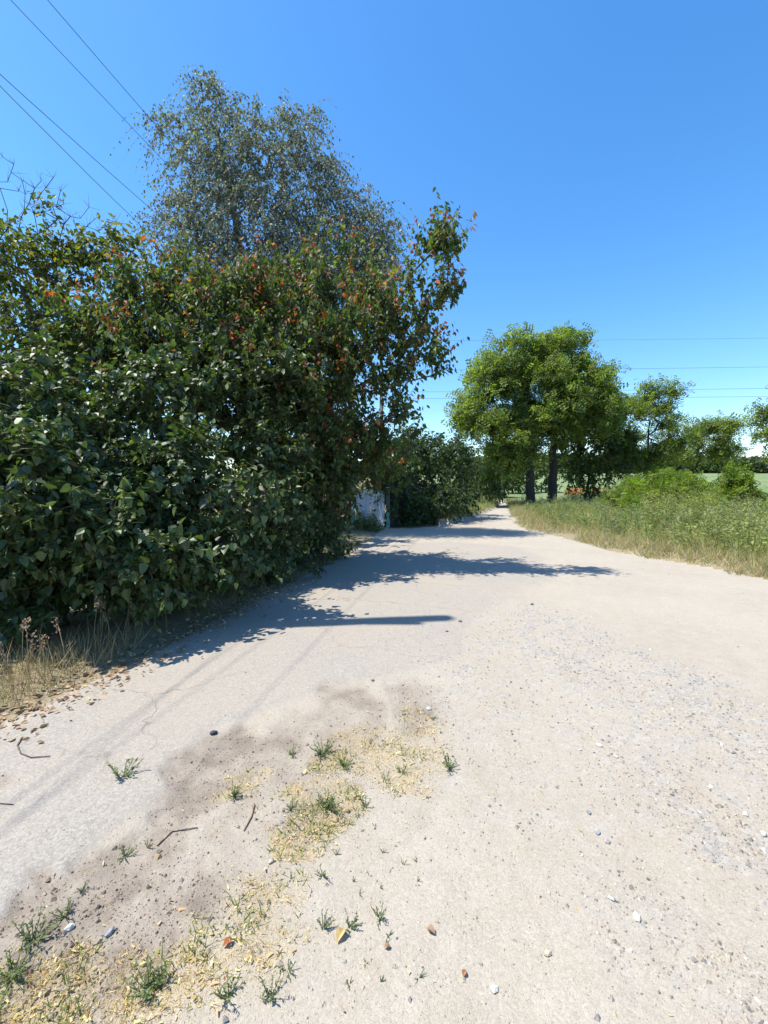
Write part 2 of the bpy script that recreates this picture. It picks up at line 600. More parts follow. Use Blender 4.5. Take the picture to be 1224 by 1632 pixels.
def ground_material():
    m, nt, out = new_mat('verge_soil')
    L = nt.links.new
    geo = nd(nt, 'ShaderNodeNewGeometry')

    def noise(scale, detail=5):
        n = nd(nt, 'ShaderNodeTexNoise')
        n.inputs['Scale'].default_value = scale
        n.inputs['Detail'].default_value = detail
        L(geo.outputs['Position'], n.inputs['Vector'])
        return n.outputs['Fac']

    def mix(fac, a, b):
        n = nd(nt, 'ShaderNodeMix', data_type='RGBA')
        for s, v in ((0, fac), (6, a), (7, b)):
            if isinstance(v, (int, float)):
                n.inputs[s].default_value = v
            elif isinstance(v, tuple):
                n.inputs[s].default_value = (*v, 1)
            else:
                L(v, n.inputs[s])
        return n.outputs[2]

    def ramp(src, lo, hi, a=0., b=1.):
        n = nd(nt, 'ShaderNodeMapRange')
        n.inputs[1].default_value, n.inputs[2].default_value = lo, hi
        n.inputs[3].default_value, n.inputs[4].default_value = a, b
        L(src, n.inputs[0])
        return n.outputs[0]
    soil = mix(ramp(noise(5), .35, .65), (.13, .10, .07), (.22, .17, .11))
    grassy = mix(ramp(noise(2.2), .35, .65), (.085, .10, .035), (.16, .15, .06))
    c = mix(ramp(noise(1.1), .4, .6), soil, grassy)
    c = mix(attr(nt, 'dryness').outputs['Fac'], c, (.24, .20, .13))
    crop = mix(ramp(noise(.05, 3), .35, .65), (.125, .18, .075), (.165, .21, .095))
    c = mix(attr(nt, 'field').outputs['Fac'], c, crop)
    pb = nd(nt, 'ShaderNodeBsdfPrincipled')
    pb.inputs['Roughness'].default_value = .95
    pb.inputs['Specular IOR Level'].default_value = .15
    L(c, pb.inputs['Base Color'])
    b = nd(nt, 'ShaderNodeBump')
    b.inputs['Strength'].default_value = .7
    b.inputs['Distance'].default_value = .04
    L(noise(22), b.inputs['Height'])
    L(b.outputs[0], pb.inputs['Normal'])
    L(pb.outputs[0], out.inputs['Surface'])
    return m


road_o = link('road', sub_sheet('road', qin, ['asphalt', 'soil', 'straw', 'gravel']), road_material())
road_o['kind'] = 'structure'
ground_o = link('ground', sub_sheet('ground', ~qin, ['dryness', 'field']), ground_material())
ground_o['kind'] = 'structure'


# height of the built sheet, for things that rest on it
def surf(px_, py_):
    px_, py_ = np.atleast_1d(np.asarray(px_, float)), np.atleast_1d(np.asarray(py_, float))
    n1, n2 = fbm(px_ * 3.1, py_ * 3.1, 5, 41), fbm(px_ * 9, py_ * 9, 4, 42)
    ne = np.exp(-np.hypot(px_, py_) / 25)
    ai = in_poly(px_ + .16 * (fbm(px_ * 2.2, py_ * 2.2, 4, 31) - .5), py_ + .2 * (fbm(px_ * 2.2 + 9, py_ * 2.2, 4, 32) - .5), ASPH)
    a = np.where(ai, sstep(0, .07 + .30 * sstep(3.5, 6, py_), poly_dist(px_, py_, ASPH) * (.35 + 1.3 * n2)), 0)
    so = np.clip(sstep(.08, .95, blobs(px_, py_, SOIL) * (.35 + 1.25 * n1)) * (.35 + 1.2 * n2), 0, 1)
    a = np.clip(a - so * 1.2, 0, 1)
    w = .10 * (fbm(px_ * 1.7, py_ * 1.7, 3, 21) - .5) + .25 * (fbm(px_ * .5, py_ * .5, 2, 22) - .5)
    ins = in_poly(px_ + w, py_ + w * .6, ROAD)
    zz = terrain(px_, py_) + np.where(ins, 0, verge_h(px_, py_))
    return zz + ne * (.035 * (fbm(px_ * .6, py_ * .6, 2, 50) - .5) + (1 - a) * (.014 * (n1 - .5) + .010 * (n2 - .5)) + .0025 * (fbm(px_ * 30, py_ * 30, 2, 51) - .5) * (1 - .6 * a) - .012 * so + .013 * a), ins, a, so


# ------------------------------------------------------------------ trees and shrubs
def lobe_points(lobes, n, rng, ydepth=1.0, shell=.45, clump=None):
    """random points in the lobes (px, py, radius px, Y [, weight])"""
    w = np.array([(l[2] ** 2) * (l[4] if len(l) > 4 else 1) for l in lobes], float)
    k = rng.choice(len(lobes), n, p=w / w.sum())
    c = np.array([P(l[0], l[1], l[3]) for l in lobes])
    r = np.array([l[2] / F_PX * l[3] for l in lobes])
    d = norm(rng.normal(size=(n, 3)))
    rr = rng.random(n) ** shell
    off = d * rr[:, None] * r[k][:, None]
    off[:, 1] *= ydepth
    pts = c[k] + off
    if clump:
        nc, cr, fl = clump
        cc = pts[:nc]
        j = rng.integers(0, nc, n)
        pts = cc[j] + norm(rng.normal(size=(n, 3))) * (rng.random((n, 1)) ** .5) * cr * [1, 1, fl]
        d = norm(d[:nc][j] * .8 + rng.normal(size=(n, 3)) * .5)
    return pts, d, k


def skeleton(trunk, targets, rng, step=.4, wob=.10, climb=.6):
    """grow limbs from a trunk polyline to every target; returns nodes, parents, end node of every target"""
    nodes = [np.array(p, float) for p in trunk]
    par = [-1] + list(range(len(trunk) - 1))
    lock = max(0, int(len(trunk) * .35))
    top = nodes[-1]
    order = np.argsort(np.linalg.norm(targets - np.array(nodes[len(nodes) // 2]), axis=1))
    ends = np.zeros(len(targets), int)
    arr = np.zeros((len(nodes) + len(targets) * 14 + 10, 3))
    arr[:len(nodes)] = nodes
    n = len(nodes)
    for ti in order:
        t = targets[ti]
        d = t - arr[lock:n]
        L = np.linalg.norm(d, axis=1) + 1e-6
        cost = L * (1 + climb * np.clip(-d[:, 2] / L + .15, 0, 2))
        b = lock + int(np.argmin(cost))
        s = arr[b].copy()
        dist = np.linalg.norm(t - s)
        m = max(1, min(12, int(dist / step)))
        prev = b
        side = rng.normal(size=3) * dist * wob
        for i in range(1, m + 1):
            f = i / m
            q = s + (t - s) * f + side * math.sin(math.pi * f) + np.array([0, 0, .10 * dist * math.sin(math.pi * f)])
            if n >= len(arr) - 2:
                arr = np.vstack([arr, np.zeros_like(arr)])
            arr[n] = q
            par.append(prev)
            prev = n
            n += 1
        ends[ti] = prev
    return arr[:n], np.array(par), ends


def limb_geo(nodes, par, r_tip, r_max, power=.42, sides=6, tint=(.1, .08, .06), geo=None, trunk_n=0, flare=1.25, min_r=0.0):
    cnt = np.zeros(len(nodes))
    kids = np.zeros(len(nodes), int)
    for p in par:
        if p >= 0:
            kids[p] += 1
    cnt[kids == 0] = 1
    for i in range(len(nodes) - 1, 0, -1):
        cnt[par[i]] += cnt[i]
    r = np.minimum(r_tip * np.maximum(cnt, 1) ** power, r_max)
    if trunk_n:
        for i in range(trunk_n):
            f = i / max(1, trunk_n - 1)
            r[i] = max(r[i], r_max * (1 - .55 * f)) * (flare if i == 0 else 1)
    g = geo or Geo()
    i = np.arange(1, len(nodes))
    p = par[1:]
    keep = (p >= 0) & (r[i] >= min_r)
    i, p = i[keep], p[keep]
    a, b = nodes[p], nodes[i]
    d = norm(b - a)
    ref = np.where(np.abs(d[:, 2:3]) > .9, np.array([[.95, .3, .1]]), np.array([[.1, .2, .97]]))
    u = norm(np.cross(d, ref))
    w = np.cross(d, u)
    ra, rb = np.minimum(r[p], r[i] * 1.12), r[i]
    if trunk_n:
        tk = i < trunk_n
        ra[tk] = r[p][tk]
    an = np.arange(sides) * 2 * math.pi / sides
    ring = (np.cos(an)[None, :, None] * u[:, None] + np.sin(an)[None, :, None] * w[:, None])
    Vb = a[:, None] - d[:, None] * (ra * .25)[:, None, None] + ring * ra[:, None, None]
    Vt = b[:, None] + ring * rb[:, None, None]
    VV = np.concatenate([Vb, Vt], 1)
    T = []
    for j in range(sides):
        k = (j + 1) % sides
        T += [(j, k, k + sides), (j, k + sides, j + sides)]
    T = np.array(T)[None] + (np.arange(len(i)) * 2 * sides)[:, None, None]
    c = np.asarray(tint, float) * (1 + R.normal(0, .12, (len(i), 1)))
    g.add(VV.reshape(-1, 3), T.reshape(-1, 3), np.repeat(np.clip(c, .01, .9), 2 * sides, axis=0))
    return g


def twig_geo(g, a, m, b, r, tint):
    """thin three-sided twigs through a, m, b"""
    n = len(a)
    d = norm(b - a)
    u = norm(np.cross(d, np.array([[.3, .5, .8]])))
    w = np.cross(d, u)
    an = np.arange(3) * 2 * math.pi / 3
    ring = np.cos(an)[None, :, None] * u[:, None] + np.sin(an)[None, :, None] * w[:, None]
    VV = np.concatenate([a[:, None] + ring * r, m[:, None] + ring * r * .7, b[:, None]], 1)
    T = []
    for j in range(3):
        k = (j + 1) % 3
        T += [(j, k, k + 3), (j, k + 3, j + 3), (j + 3, k + 3, 6)]
    T = np.array(T)[None] + (np.arange(n) * 7)[:, None, None]
    g.add(VV.reshape(-1, 3), T.reshape(-1, 3), tint)


def shoots(ends, dirs, rng, per, length, leaves, bend=-.25, spread=.6, jit=.3):
    """leafy twigs from every end: returns leaf base points, twig tangents, azimuth side vectors, fraction, and twig curves"""
    a = np.repeat(ends, per, axis=0)
    d = norm(np.repeat(dirs, per, axis=0) + rng.normal(size=(len(a), 3)) * spread)
    L = length * (1 + rng.normal(0, jit, len(a)))
    L = np.clip(L, length * .35, length * 1.9)
    f = (np.arange(leaves) + .6) / leaves
    f = np.clip(f[None] + rng.normal(0, .05, (len(a), leaves)), .02, 1)
    g = np.array([0, 0, 1.0])

    def at(ff):
        return a[:, None] + d[:, None] * (L[:, None] * ff)[..., None] + g * (bend * L[:, None] * ff ** 2)[..., None]
    pos = at(f)
    tan = norm(d[:, None] + g * (2 * bend * f)[..., None])
    one = np.ones((len(a), 1))
    return pos.reshape(-1, 3), tan.reshape(-1, 3), f.ravel(), (a, at(one * .5)[:, 0], at(one)[:, 0])


def in_view(p, margin=30):
    c = p - np.array([0, 0, CAM_H])
    dep = c[:, 1] * math.cos(PITCH) + c[:, 2] * math.sin(PITCH)
    up = -c[:, 1] * math.sin(PITCH) + c[:, 2] * math.cos(PITCH)
    dep = np.maximum(dep, .05)
    u, v = 612 + F_PX * c[:, 0] / dep, 816 - F_PX * up / dep
    return (u > margin) & (u < 1224 - margin) & (v > margin) & (v < 1632 - margin), dep, u, v


def make_crown(parent, base, tmpl, mat, pos, L, N, size, col, name='crown', pick=0, wid=None, fine=None):
    """one mesh of leaves; the leaves that show largest become parts of their own"""
    sel = np.zeros(len(pos), bool)
    if pick:
        ok, dep, u, v = in_view(pos, 6)
        # the outermost leaf in every small patch of the view from the road is the one that shows
        key = (u // 13).astype(int) * 1000 + (v // 13).astype(int)
        order = np.argsort(dep)
        seen, cand = set(), []
        for i in order:
            if ok[i] and key[i] not in seen:
                seen.add(key[i])
                cand.append(i)
        cand = np.array(cand)
        score = size[cand] / dep[cand]
        sel[cand[np.argsort(-score)][:pick]] = True
    rest = ~sel
    Vx, Tx, Cx = instances(tmpl, pos[rest], L[rest], N[rest], size[rest], col[rest], base, None if wid is None else wid[rest])
    o = link(name, tri_mesh(name, Vx, Tx, Cx, False), mat, parent)
    if pick:
        o['kind'] = 'stuff'
        idx = np.where(sel)[0]
        order = idx[np.argsort(col[idx].sum(1))]
        groups = np.array_split(order, 10)
        Ln = norm(L)
        Wn = norm(np.cross(Ln, N))
        Nn = np.cross(Wn, Ln)
        for gi in groups:
            if not len(gi):
                continue
            ft = fine or tmpl
            me = tri_mesh('leaf', ft[0], ft[1], np.repeat(col[gi].mean(0)[None], len(ft[0]), 0), False)
            me.materials.append(mat)
            for i in gi:
                lf = bpy.data.objects.new('leaf', me)
                COL.objects.link(lf)
                lf.parent = o
                M3 = Matrix((Wn[i], Ln[i], Nn[i])).transposed()
                lf.matrix_local = Matrix.LocRotScale(Vector(pos[i] - base), M3.to_quaternion(), Vector((size[i],) * 3))
    return o


def plant(name, label, cat, base, lobes, trunk, seed, n_targets, tmpl, mat, leaf_size, cols, wts,
          per=3, length=.35, leaves=6, bend=-.2, spread=.7, outward=.6, up=.3, droop=.5, flat=.6,
          r_tip=.006, r_max=.08, bark=(.09, .075, .06), twig_r=.003, step=.4, pick=0, tip_cols=None, tip_p=0, tip_zone=.75,
          group=None, ydepth=1.0, shell=.45, extra_trunks=None, climb=.6, jit=.2, tmpl_wid=None, twigs=True, zmin=.12, clump=None, fine=None):
    rng = np.random.default_rng(seed)
    base = np.array([base[0], base[1], float(ground_z(base[0], base[1])) - .03])
    tg, dr, _ = lobe_points(lobes, n_targets, rng, ydepth, shell, clump)
    tg[:, 2] = np.maximum(tg[:, 2], zmin + .25 * rng.random(len(tg)))
    tr = np.array(trunk, float)
    tr[0] = base
    # smooth trunk
    tt = np.linspace(0, len(tr) - 1, len(tr) * 3)
    trs = np.stack([np.interp(tt, np.arange(len(tr)), tr[:, i]) for i in range(3)], 1)
    trs[1:-1] += rng.normal(0, .012 * np.linalg.norm(tr[-1] - tr[0]) ** .5, trs[1:-1].shape)
    nodes, par, ends = skeleton(trs, tg, rng, step=step, climb=climb)
    root = empty(name, base)
    tag(root, label, cat, group)
    g = limb_geo(nodes - 0, par, r_tip, r_max, tint=bark, trunk_n=len(trs))
    ctr = np.array([P(l[0], l[1], l[3]) for l in lobes]).mean(0)
    od = norm(dr * outward + norm(tg - ctr) * outward * .6 + np.array([0, 0, up]))
    pos, tan, f, curves = shoots(nodes[ends], od, rng, per, length, leaves, bend, spread)
    if twigs:
        twig_geo(g, *curves, twig_r, np.array(bark) * 1.1)
    link('trunk', g.mesh('trunk', True, base), M_BARK, root)
    n = len(pos)
    side = norm(np.cross(tan, rng.normal(size=(n, 3))))
    Lv = norm(tan * .45 + side * .85 + np.array([0, 0, -droop]) + rng.normal(0, .25, (n, 3)))
    Nv = norm(np.array([0, 0, 1.0]) * flat + rng.normal(0, .45, (n, 3)) + side * .15)
    sz = leaf_size * np.clip(1 + rng.normal(0, .28, n), .4, 1.6)
    col = tints(n, cols, wts, jit, rng)
    # colour shifts a little from branch to branch
    bsh = np.repeat(1 + rng.normal(0, .12, len(ends) * per), leaves)
    col = col * bsh[:, None]
    if tip_cols is not None:
        shoot_red = np.repeat(rng.random(len(ends) * per) < tip_p, leaves)
        red = shoot_red & (f > tip_zone)
        col[red] = tints(int(red.sum()), tip_cols, None, .2, rng)
        sz[red] *= .85
    keep = pos[:, 2] > .05
    make_crown(root, base, tmpl, mat, pos[keep], Lv[keep], Nv[keep], sz[keep], np.clip(col[keep], .004, .8), pick=pick, fine=fine)
    return root, nodes, par, rng


LILAC_C = [(.048, .078, .028), (.066, .102, .033), (.090, .128, .037), (.13, .165, .042), (.22, .17, .05), (.13, .085, .045)]
LILAC_W = [4, 4, 2, .6, .06, .05]

# --- lilac hedge along the left edge, nearest first
lil = dict(tmpl=HEART6, fine=LILAC, mat=M_LILAC, cols=LILAC_C, wts=LILAC_W, per=3, length=.27, leaves=9, bend=-.12, spread=.65, outward=.7, up=.30, droop=.55, flat=1.15,
           r_tip=.0045, r_max=.035, bark=(.10, .085, .07), twig_r=.003, step=.25, shell=.4, clump=(120, .26, .75))
plant('lilac_bush', 'nearest lilac bush with sunlit heart shaped leaves at the left edge', 'bush', (-3.6, 4.2),
      [(20, 700, 95, 4.3), (100, 690, 80, 4.4), (-70, 720, 110, 4.0), (60, 790, 95, 3.9), (140, 825, 75, 3.9), (-10, 870, 110, 3.9), (100, 905, 80, 4.0), (40, 625, 75, 4.7), (-120, 860, 120, 3.7), (30, 950, 60, 4.1, .7)],
      [(-3.6, 4.2, 0), (-3.55, 4.3, .6), (-3.4, 4.3, 1.3)], 101, 700, leaf_size=.072, pick=300, **lil)
plant('lilac_bush', 'lilac bush with a long leafy branch reaching out over the road edge', 'bush', (-2.9, 5.2),
      [(230, 690, 80, 5.2), (205, 780, 80, 4.7), (280, 825, 75, 4.6), (310, 770, 65, 5.0), (160, 640, 70, 5.4), (235, 620, 70, 5.5), (215, 905, 80, 4.7), (300, 900, 65, 5.0), (355, 835, 50, 4.6), (385, 800, 18, 4.6, 1.5), (180, 960, 50, 4.6, .7), (205, 885, 58, 3.85), (275, 880, 50, 4.1), (150, 925, 45, 3.8), (325, 885, 45, 4.6)],
      [(-2.9, 5.2, 0), (-2.9, 5.2, .7), (-2.7, 5.2, 1.5)], 102, 840, leaf_size=.072, pick=300, **lil)
plant('lilac_bush', 'tall dark lilac bush in deep shade behind the overhanging branch', 'bush', (-2.3, 6.6),
      [(335, 640, 80, 6.5), (400, 680, 80, 6.5), (425, 765, 75, 6.3), (400, 850, 70, 6.1), (375, 920, 60, 5.9), (450, 895, 55, 6.6), (300, 600, 65, 6.6), (340, 960, 40, 5.8, .6), (450, 610, 50, 6.8)],
      [(-2.3, 6.6, 0), (-2.3, 6.6, .8), (-2.1, 6.6, 1.7)], 103, 520, leaf_size=.08, **{**lil, 'tmpl': KITE4})
plant('dark_bush', 'dark leafy bush at the end of the hedge before the gate', 'bush', (-1.5, 8.4),
      [(480, 690, 70, 8.0), (515, 770, 55, 8.2), (490, 845, 60, 8.0), (530, 840, 40, 8.6), (445, 625, 55, 7.8), (540, 720, 45, 9.0), (470, 905, 35, 7.6, .6)],
      [(-1.5, 8.4, 0), (-1.5, 8.4, .9), (-1.4, 8.4, 1.9)], 104, 430, leaf_size=.084, **{**lil, 'tmpl': KITE4})
plant('dark_bush', 'dense dark bush filling the gap behind the nearest lilac', 'bush', (-6.6, 7.4),
      [(60, 600, 80, 7.4), (140, 610, 75, 7.4), (-40, 620, 90, 7.0), (200, 620, 60, 7.6), (20, 680, 90, 7.0), (120, 700, 90, 7.2), (250, 680, 80, 7.6)],
      [(-6.6, 7.4, 0), (-6.5, 7.4, 1), (-6.3, 7.4, 2)], 105, 420, **{**lil, 'leaf_size': .11, 'tmpl': KITE4})
plant('dark_bush', 'shadowed bush deep behind the hedge end, under the plum', 'bush', (-2.0, 10.8),
      [(420, 720, 70, 10.4), (470, 780, 60, 10.8), (400, 820, 60, 10.2), (500, 700, 60, 10.8), (535, 790, 34, 11.6), (440, 850, 50, 10.4), (330, 760, 80, 10), (350, 660, 80, 10), (520, 845, 30, 11)],
      [(-2.0, 10.8, 0), (-2.0, 10.8, 1), (-2.0, 10.8, 2)], 106, 420, **{**lil, 'leaf_size': .115, 'tmpl': KITE4})

# --- plums with red shoot tips
PLUM_C = [(.058, .092, .030), (.080, .118, .034), (.112, .148, .040), (.15, .14, .04)]
PLUM_W = [3, 4, 2, .5]
RED = [(.28, .045, .030), (.34, .085, .035), (.33, .15, .05)]
plm = dict(tmpl=OVAL4, fine=OVATE, mat=M_PLUM, leaf_size=.088, cols=PLUM_C, wts=PLUM_W, per=3, length=.50, leaves=13, bend=-.02, spread=.35, outward=.40, up=.85, droop=1.15, flat=.35,
           r_tip=.007, bark=(.075, .055, .05), twig_r=.0035, step=.3, tip_cols=RED, tip_p=.24, tip_zone=.70, jit=.22, clump=(210, .20, 1.3))
pl1, nd1, pr1, _ = plant('plum_tree', 'plum tree with red shoot tips leaning out over the road', 'tree', (-1.35, 8.2),
      [(600, 520, 45, 7.4), (560, 470, 42, 7.6), (540, 425, 34, 7.8), (500, 505, 60, 7.6), (560, 575, 60, 7.4), (480, 600, 70, 7.7), (430, 550, 55, 8.0), (455, 480, 40, 8.0), (620, 640, 38, 7.1, .6), (560, 665, 60, 7.4),
       (580, 735, 48, 7.8, 1.5), (570, 765, 30, 8.6, 1.5), (620, 755, 26, 8.6, 1.4), (525, 735, 55, 7.8), (645, 722, 24, 7.2, .5), (655, 688, 22, 7.0, .5), (620, 580, 36, 7.2, .6),
       (702, 378, 10, 7.0, 4), (690, 400, 12, 7.0, 4), (726, 404, 6, 7.0, 8), (668, 425, 14, 7.0, 3), (650, 460, 16, 7.0, 2.5), (702, 474, 10, 7.0, 4), (675, 505, 16, 7.0, 2), (706, 534, 8, 7.0, 4),
       (645, 525, 20, 7.1, 1.5), (690, 574, 14, 7.0, 2.5), (655, 575, 20, 7.1, 1.3), (640, 622, 16, 7.1, .9), (682, 652, 8, 7.0, 2), (710, 694, 5, 7.0, 10)],
      [(-1.35, 8.2, 0), (-1.3, 8.1, 1.4), (-1.1, 8.0, 2.6), (-.7, 7.8, 3.6)], 201, 680, r_max=.11, pick=300, ydepth=1.15, shell=.5, **plm)
plant('plum_tree', 'plum tree with red shoot tips standing in front of the birch on the left', 'tree', (-3.4, 7.6),
      [(385, 465, 45, 7.4), (325, 465, 42, 7.3), (255, 475, 42, 7.2), (205, 490, 36, 7.2), (300, 535, 62, 7.1), (230, 570, 55, 7.1), (380, 535, 58, 7.2), (165, 535, 36, 7.2), (425, 475, 32, 7.4), (330, 600, 58, 7.0), (395, 600, 50, 7.1), (180, 595, 45, 7.2)],
      [(-3.4, 7.6, 0), (-3.4, 7.5, 1.5), (-3.2, 7.4, 2.8)], 202, 560, r_max=.10, **plm)

# --- birch
BIRCH_C = [(.165, .18, .135), (.21, .225, .17), (.28, .285, .23), (.12, .14, .098)]  # paled towards grey: the sheen of the leaves is put into their colour
plant('birch_tree', 'tall weeping birch with grey green leaves above the plum trees', 'tree', (-3.6, 13.5),
      [(328, 158, 26, 13, 1.4), (305, 225, 42, 13), (375, 205, 42, 13), (462, 220, 32, 13), (488, 190, 15, 13, 1.8), (430, 280, 80, 13), (345, 305, 62, 13), (505, 285, 45, 13), (300, 375, 50, 13), (400, 400, 85, 13), (500, 385, 70, 13),
       (592, 362, 30, 12.6, 1.5), (560, 335, 34, 12.8), (440, 480, 80, 13), (545, 450, 55, 12.8), (340, 455, 75, 13), (590, 420, 34, 12.6), (600, 400, 22, 12.6), (256, 196, 13, 13, 1.6), (440, 150, 8, 13, 2), (332, 132, 10, 13, 2)],
      [(-3.6, 13.5, 0), (-3.7, 13.4, 4), (-4.2, 13.2, 8), (-4.9, 13.1, 11.8)], 301, 1800, BIRCH, M_BIRCH, .066, BIRCH_C, [3, 4, 1.6, 3],
      per=4, length=.80, leaves=13, bend=-1.0, spread=.40, outward=.45, up=.15, droop=.9, flat=.25, r_tip=.0055, r_max=.16, bark=(.20, .19, .18), twig_r=.003, step=.55, shell=.55, jit=.25)

# --- the half-dead tree at the left edge
tl, ndl, prl, rngl = plant('maple_tree', 'half dead tree with bare top twigs and yellowing leaves', 'tree', (-7.3, 9.8),
      [(40, 420, 48, 9.6), (95, 425, 48, 9.6), (145, 415, 36, 9.6), (20, 390, 22, 9.6, .35), (75, 385, 24, 9.6, .35), (125, 390, 22, 9.6, .35), (180, 400, 22, 9.6, .5), (30, 505, 58, 9.4), (110, 520, 58, 9.4), (60, 575, 55, 9.3), (-40, 450, 60, 9.6), (170, 400, 26, 9.6, .6), (75, 340, 14, 9.6, .5), (205, 400, 24, 9.6, .8)],
      [(-7.3, 9.8, 0), (-7.4, 9.8, 2.2), (-7.6, 9.7, 4.2), (-7.9, 9.6, 5.8)], 401, 360, OVAL4, M_PLUM, .12, [(.06, .085, .025), (.10, .125, .03), (.17, .165, .03), (.22, .19, .04)], [4, 4, 1.5, .6],
      per=3, length=.38, leaves=7, bend=-.15, spread=.7, outward=.6, up=.3, droop=.6, flat=.6, r_tip=.008, r_max=.13, bark=(.10, .085, .08), twig_r=.004, step=.4)
g = Geo()
STEMS = [([(6, 480), (9, 400), (12, 335)], [(4, 250), (22, 262), (12, 290), (30, 305), (0, 300), (-14, 290)]),
         ([(18, 480), (27, 400), (32, 350)], [(18, 275), (36, 290), (46, 325), (55, 300), (66, 288), (40, 310)]),
         ([(62, 470), (58, 410), (60, 370)], [(50, 330), (62, 312), (72, 300), (85, 283), (80, 335), (70, 330)]),
         ([(84, 470), (90, 420), (94, 385)], [(96, 305), (102, 325), (112, 345), (128, 348), (142, 330), (90, 330)]),
         ([(108, 460), (120, 415), (128, 390)], [(136, 362), (150, 350), (158, 368), (185, 352), (118, 355)])]
for stem, ends_ in STEMS:
    yb = 9.6 + rngl.normal(0, .2)
    st_ = np.array([P(a, b, yb) for a, b in stem])
    bn, bp, be = skeleton(st_, np.array([P(a, b, yb + rngl.normal(0, .2)) for a, b in ends_]), rngl, step=.22, wob=.07, climb=1.6)
    limb_geo(bn, bp, .0055, .022, tint=(.07, .058, .055), geo=g)
    st = bn[3:]
    k = rngl.integers(0, len(st), 34)
    a = st[k]
    d = norm(rngl.normal(size=(34, 3)) * [.55, .55, .3] + [0, 0, .8]) * rngl.uniform(.10, .36, (34, 1))
    twig_geo(g, a, a + d * .5 + rngl.normal(0, .012, (34, 3)), a + d, .0035, (.07, .058, .055))
link('bare_branches', g.mesh('bare_branches', True, np.array(tl.location)), M_BARK, tl)

# --- cut limbs of the plum
g = Geo()
a, b = P(628, 566, 7.2), P(659, 541, 7.15)
g.tube([a, (a + b) / 2, b], [.055, .06, .062], 9, (.13, .085, .06))
g.tube([b, b + (b - a) * .02], [.05, .05], 9, (.34, .25, .16))
link('cut_limb', g.mesh('cut_limb', True, np.array(pl1.location)), M_BARK, pl1)
# --- tree added behind the fence to throw shade on the gate
plant('added_shade_tree', 'leafy tree added behind the fence to shade the blue gate', 'tree', (-3.3, 16.6),
      [(500, 700, 50, 16), (470, 650, 60, 16), (530, 735, 36, 15.8), (545, 690, 36, 15.8), (440, 700, 60, 16.2), (500, 620, 50, 16), (592, 762, 26, 17), (562, 772, 26, 17)],
      [(-3.3, 16.6, 0), (-3.3, 16.5, 2), (-3.2, 16.3, 3.6)], 107, 560, OVAL4, M_PLUM, .15, PLUM_C, [4, 3, 1, .2], per=3, length=.5, leaves=7, r_tip=.008, r_max=.12, bark=(.10, .09, .08), step=.5)

# --- bushes past the gate
BUSH_C = [(.035, .065, .024), (.055, .09, .028), (.085, .125, .035), (.12, .15, .04)]
bsh = dict(tmpl=OVAL4, mat=M_BUSH, cols=BUSH_C, per=3, bend=-.2, spread=.7, outward=.7, up=.25, droop=.6, flat=.4, bark=(.08, .065, .05), step=.45, shell=.4)
plant('overgrown_bush', 'big dark bush hanging over the fence right of the gate', 'bush', (1.4, 19),
      [(640, 755, 45, 17.5), (690, 755, 45, 18), (722, 740, 34, 19), (738, 780, 26, 20), (690, 722, 28, 18, 1.3), (720, 720, 24, 19, 1.3), (650, 712, 28, 17, 1.3), (745, 752, 24, 21), (645, 805, 30, 18), (690, 805, 36, 18.5), (625, 735, 34, 15.5, 1.4), (628, 780, 22, 15.2, 1.4), (640, 815, 26, 15.6, 1.3), (670, 815, 28, 16, 1.3), (700, 800, 34, 16.8, 1.2), (748, 742, 20, 21), (722, 808, 28, 19.5), (662, 725, 30, 18)],
      [(1.4, 19, 0), (1.4, 19, .8), (1.5, 19, 1.8)], 501, 1000, leaf_size=.125, wts=[6, 3, .8, .2], length=.5, leaves=8, r_tip=.009, r_max=.08, **bsh)
plant('roadside_bush', 'light green bush on the left where the path narrows', 'bush', (6.6, 30),
      [(775, 772, 24, 30), (762, 790, 22, 29), (790, 785, 16, 31), (770, 750, 16, 31)],
      [(6.6, 30, 0), (6.7, 30, .8), (6.8, 30, 1.6)], 502, 150, leaf_size=.17, wts=[1, 3, 3, 2], length=.5, leaves=8, r_tip=.01, r_max=.07, **bsh)
for i, (lab, lb, b0) in enumerate([
        ('small far tree beside the path just left of the distant pole', [(785, 752, 20, 46), (778, 770, 18, 46), (795, 765, 16, 46)], (11.2, 46)),
        ('far tree behind the distant pole, framed by the big acacias', [(818, 755, 24, 54), (806, 770, 18, 54), (832, 770, 18, 54), (812, 735, 16, 54)], (16.2, 54)),
        ('far tree showing between the two big acacia trunks', [(862, 765, 24, 56), (850, 748, 20, 56), (872, 750, 20, 56), (866, 785, 16, 56)], (20.6, 56)),
        ('far tree closing the view at the end of the path', [(755, 760, 20, 52), (742, 770, 16, 52), (768, 772, 16, 52)], (11.0, 52))]):
    zt = (CAM_H + (775 - lb[0][1]) / F_PX * b0[1])
    plant('far_tree', lab, 'tree', b0, lb, [(b0[0], b0[1], 0), (b0[0], b0[1], zt * .4), (b0[0] + .1, b0[1], zt * .7)], 510 + i, 120, leaf_size=.32, wts=[1, 3, 3, 2], length=.8, leaves=7, r_tip=.016, r_max=.12,
          group='far trees past the end of the path', **{**bsh, 'step': .9})

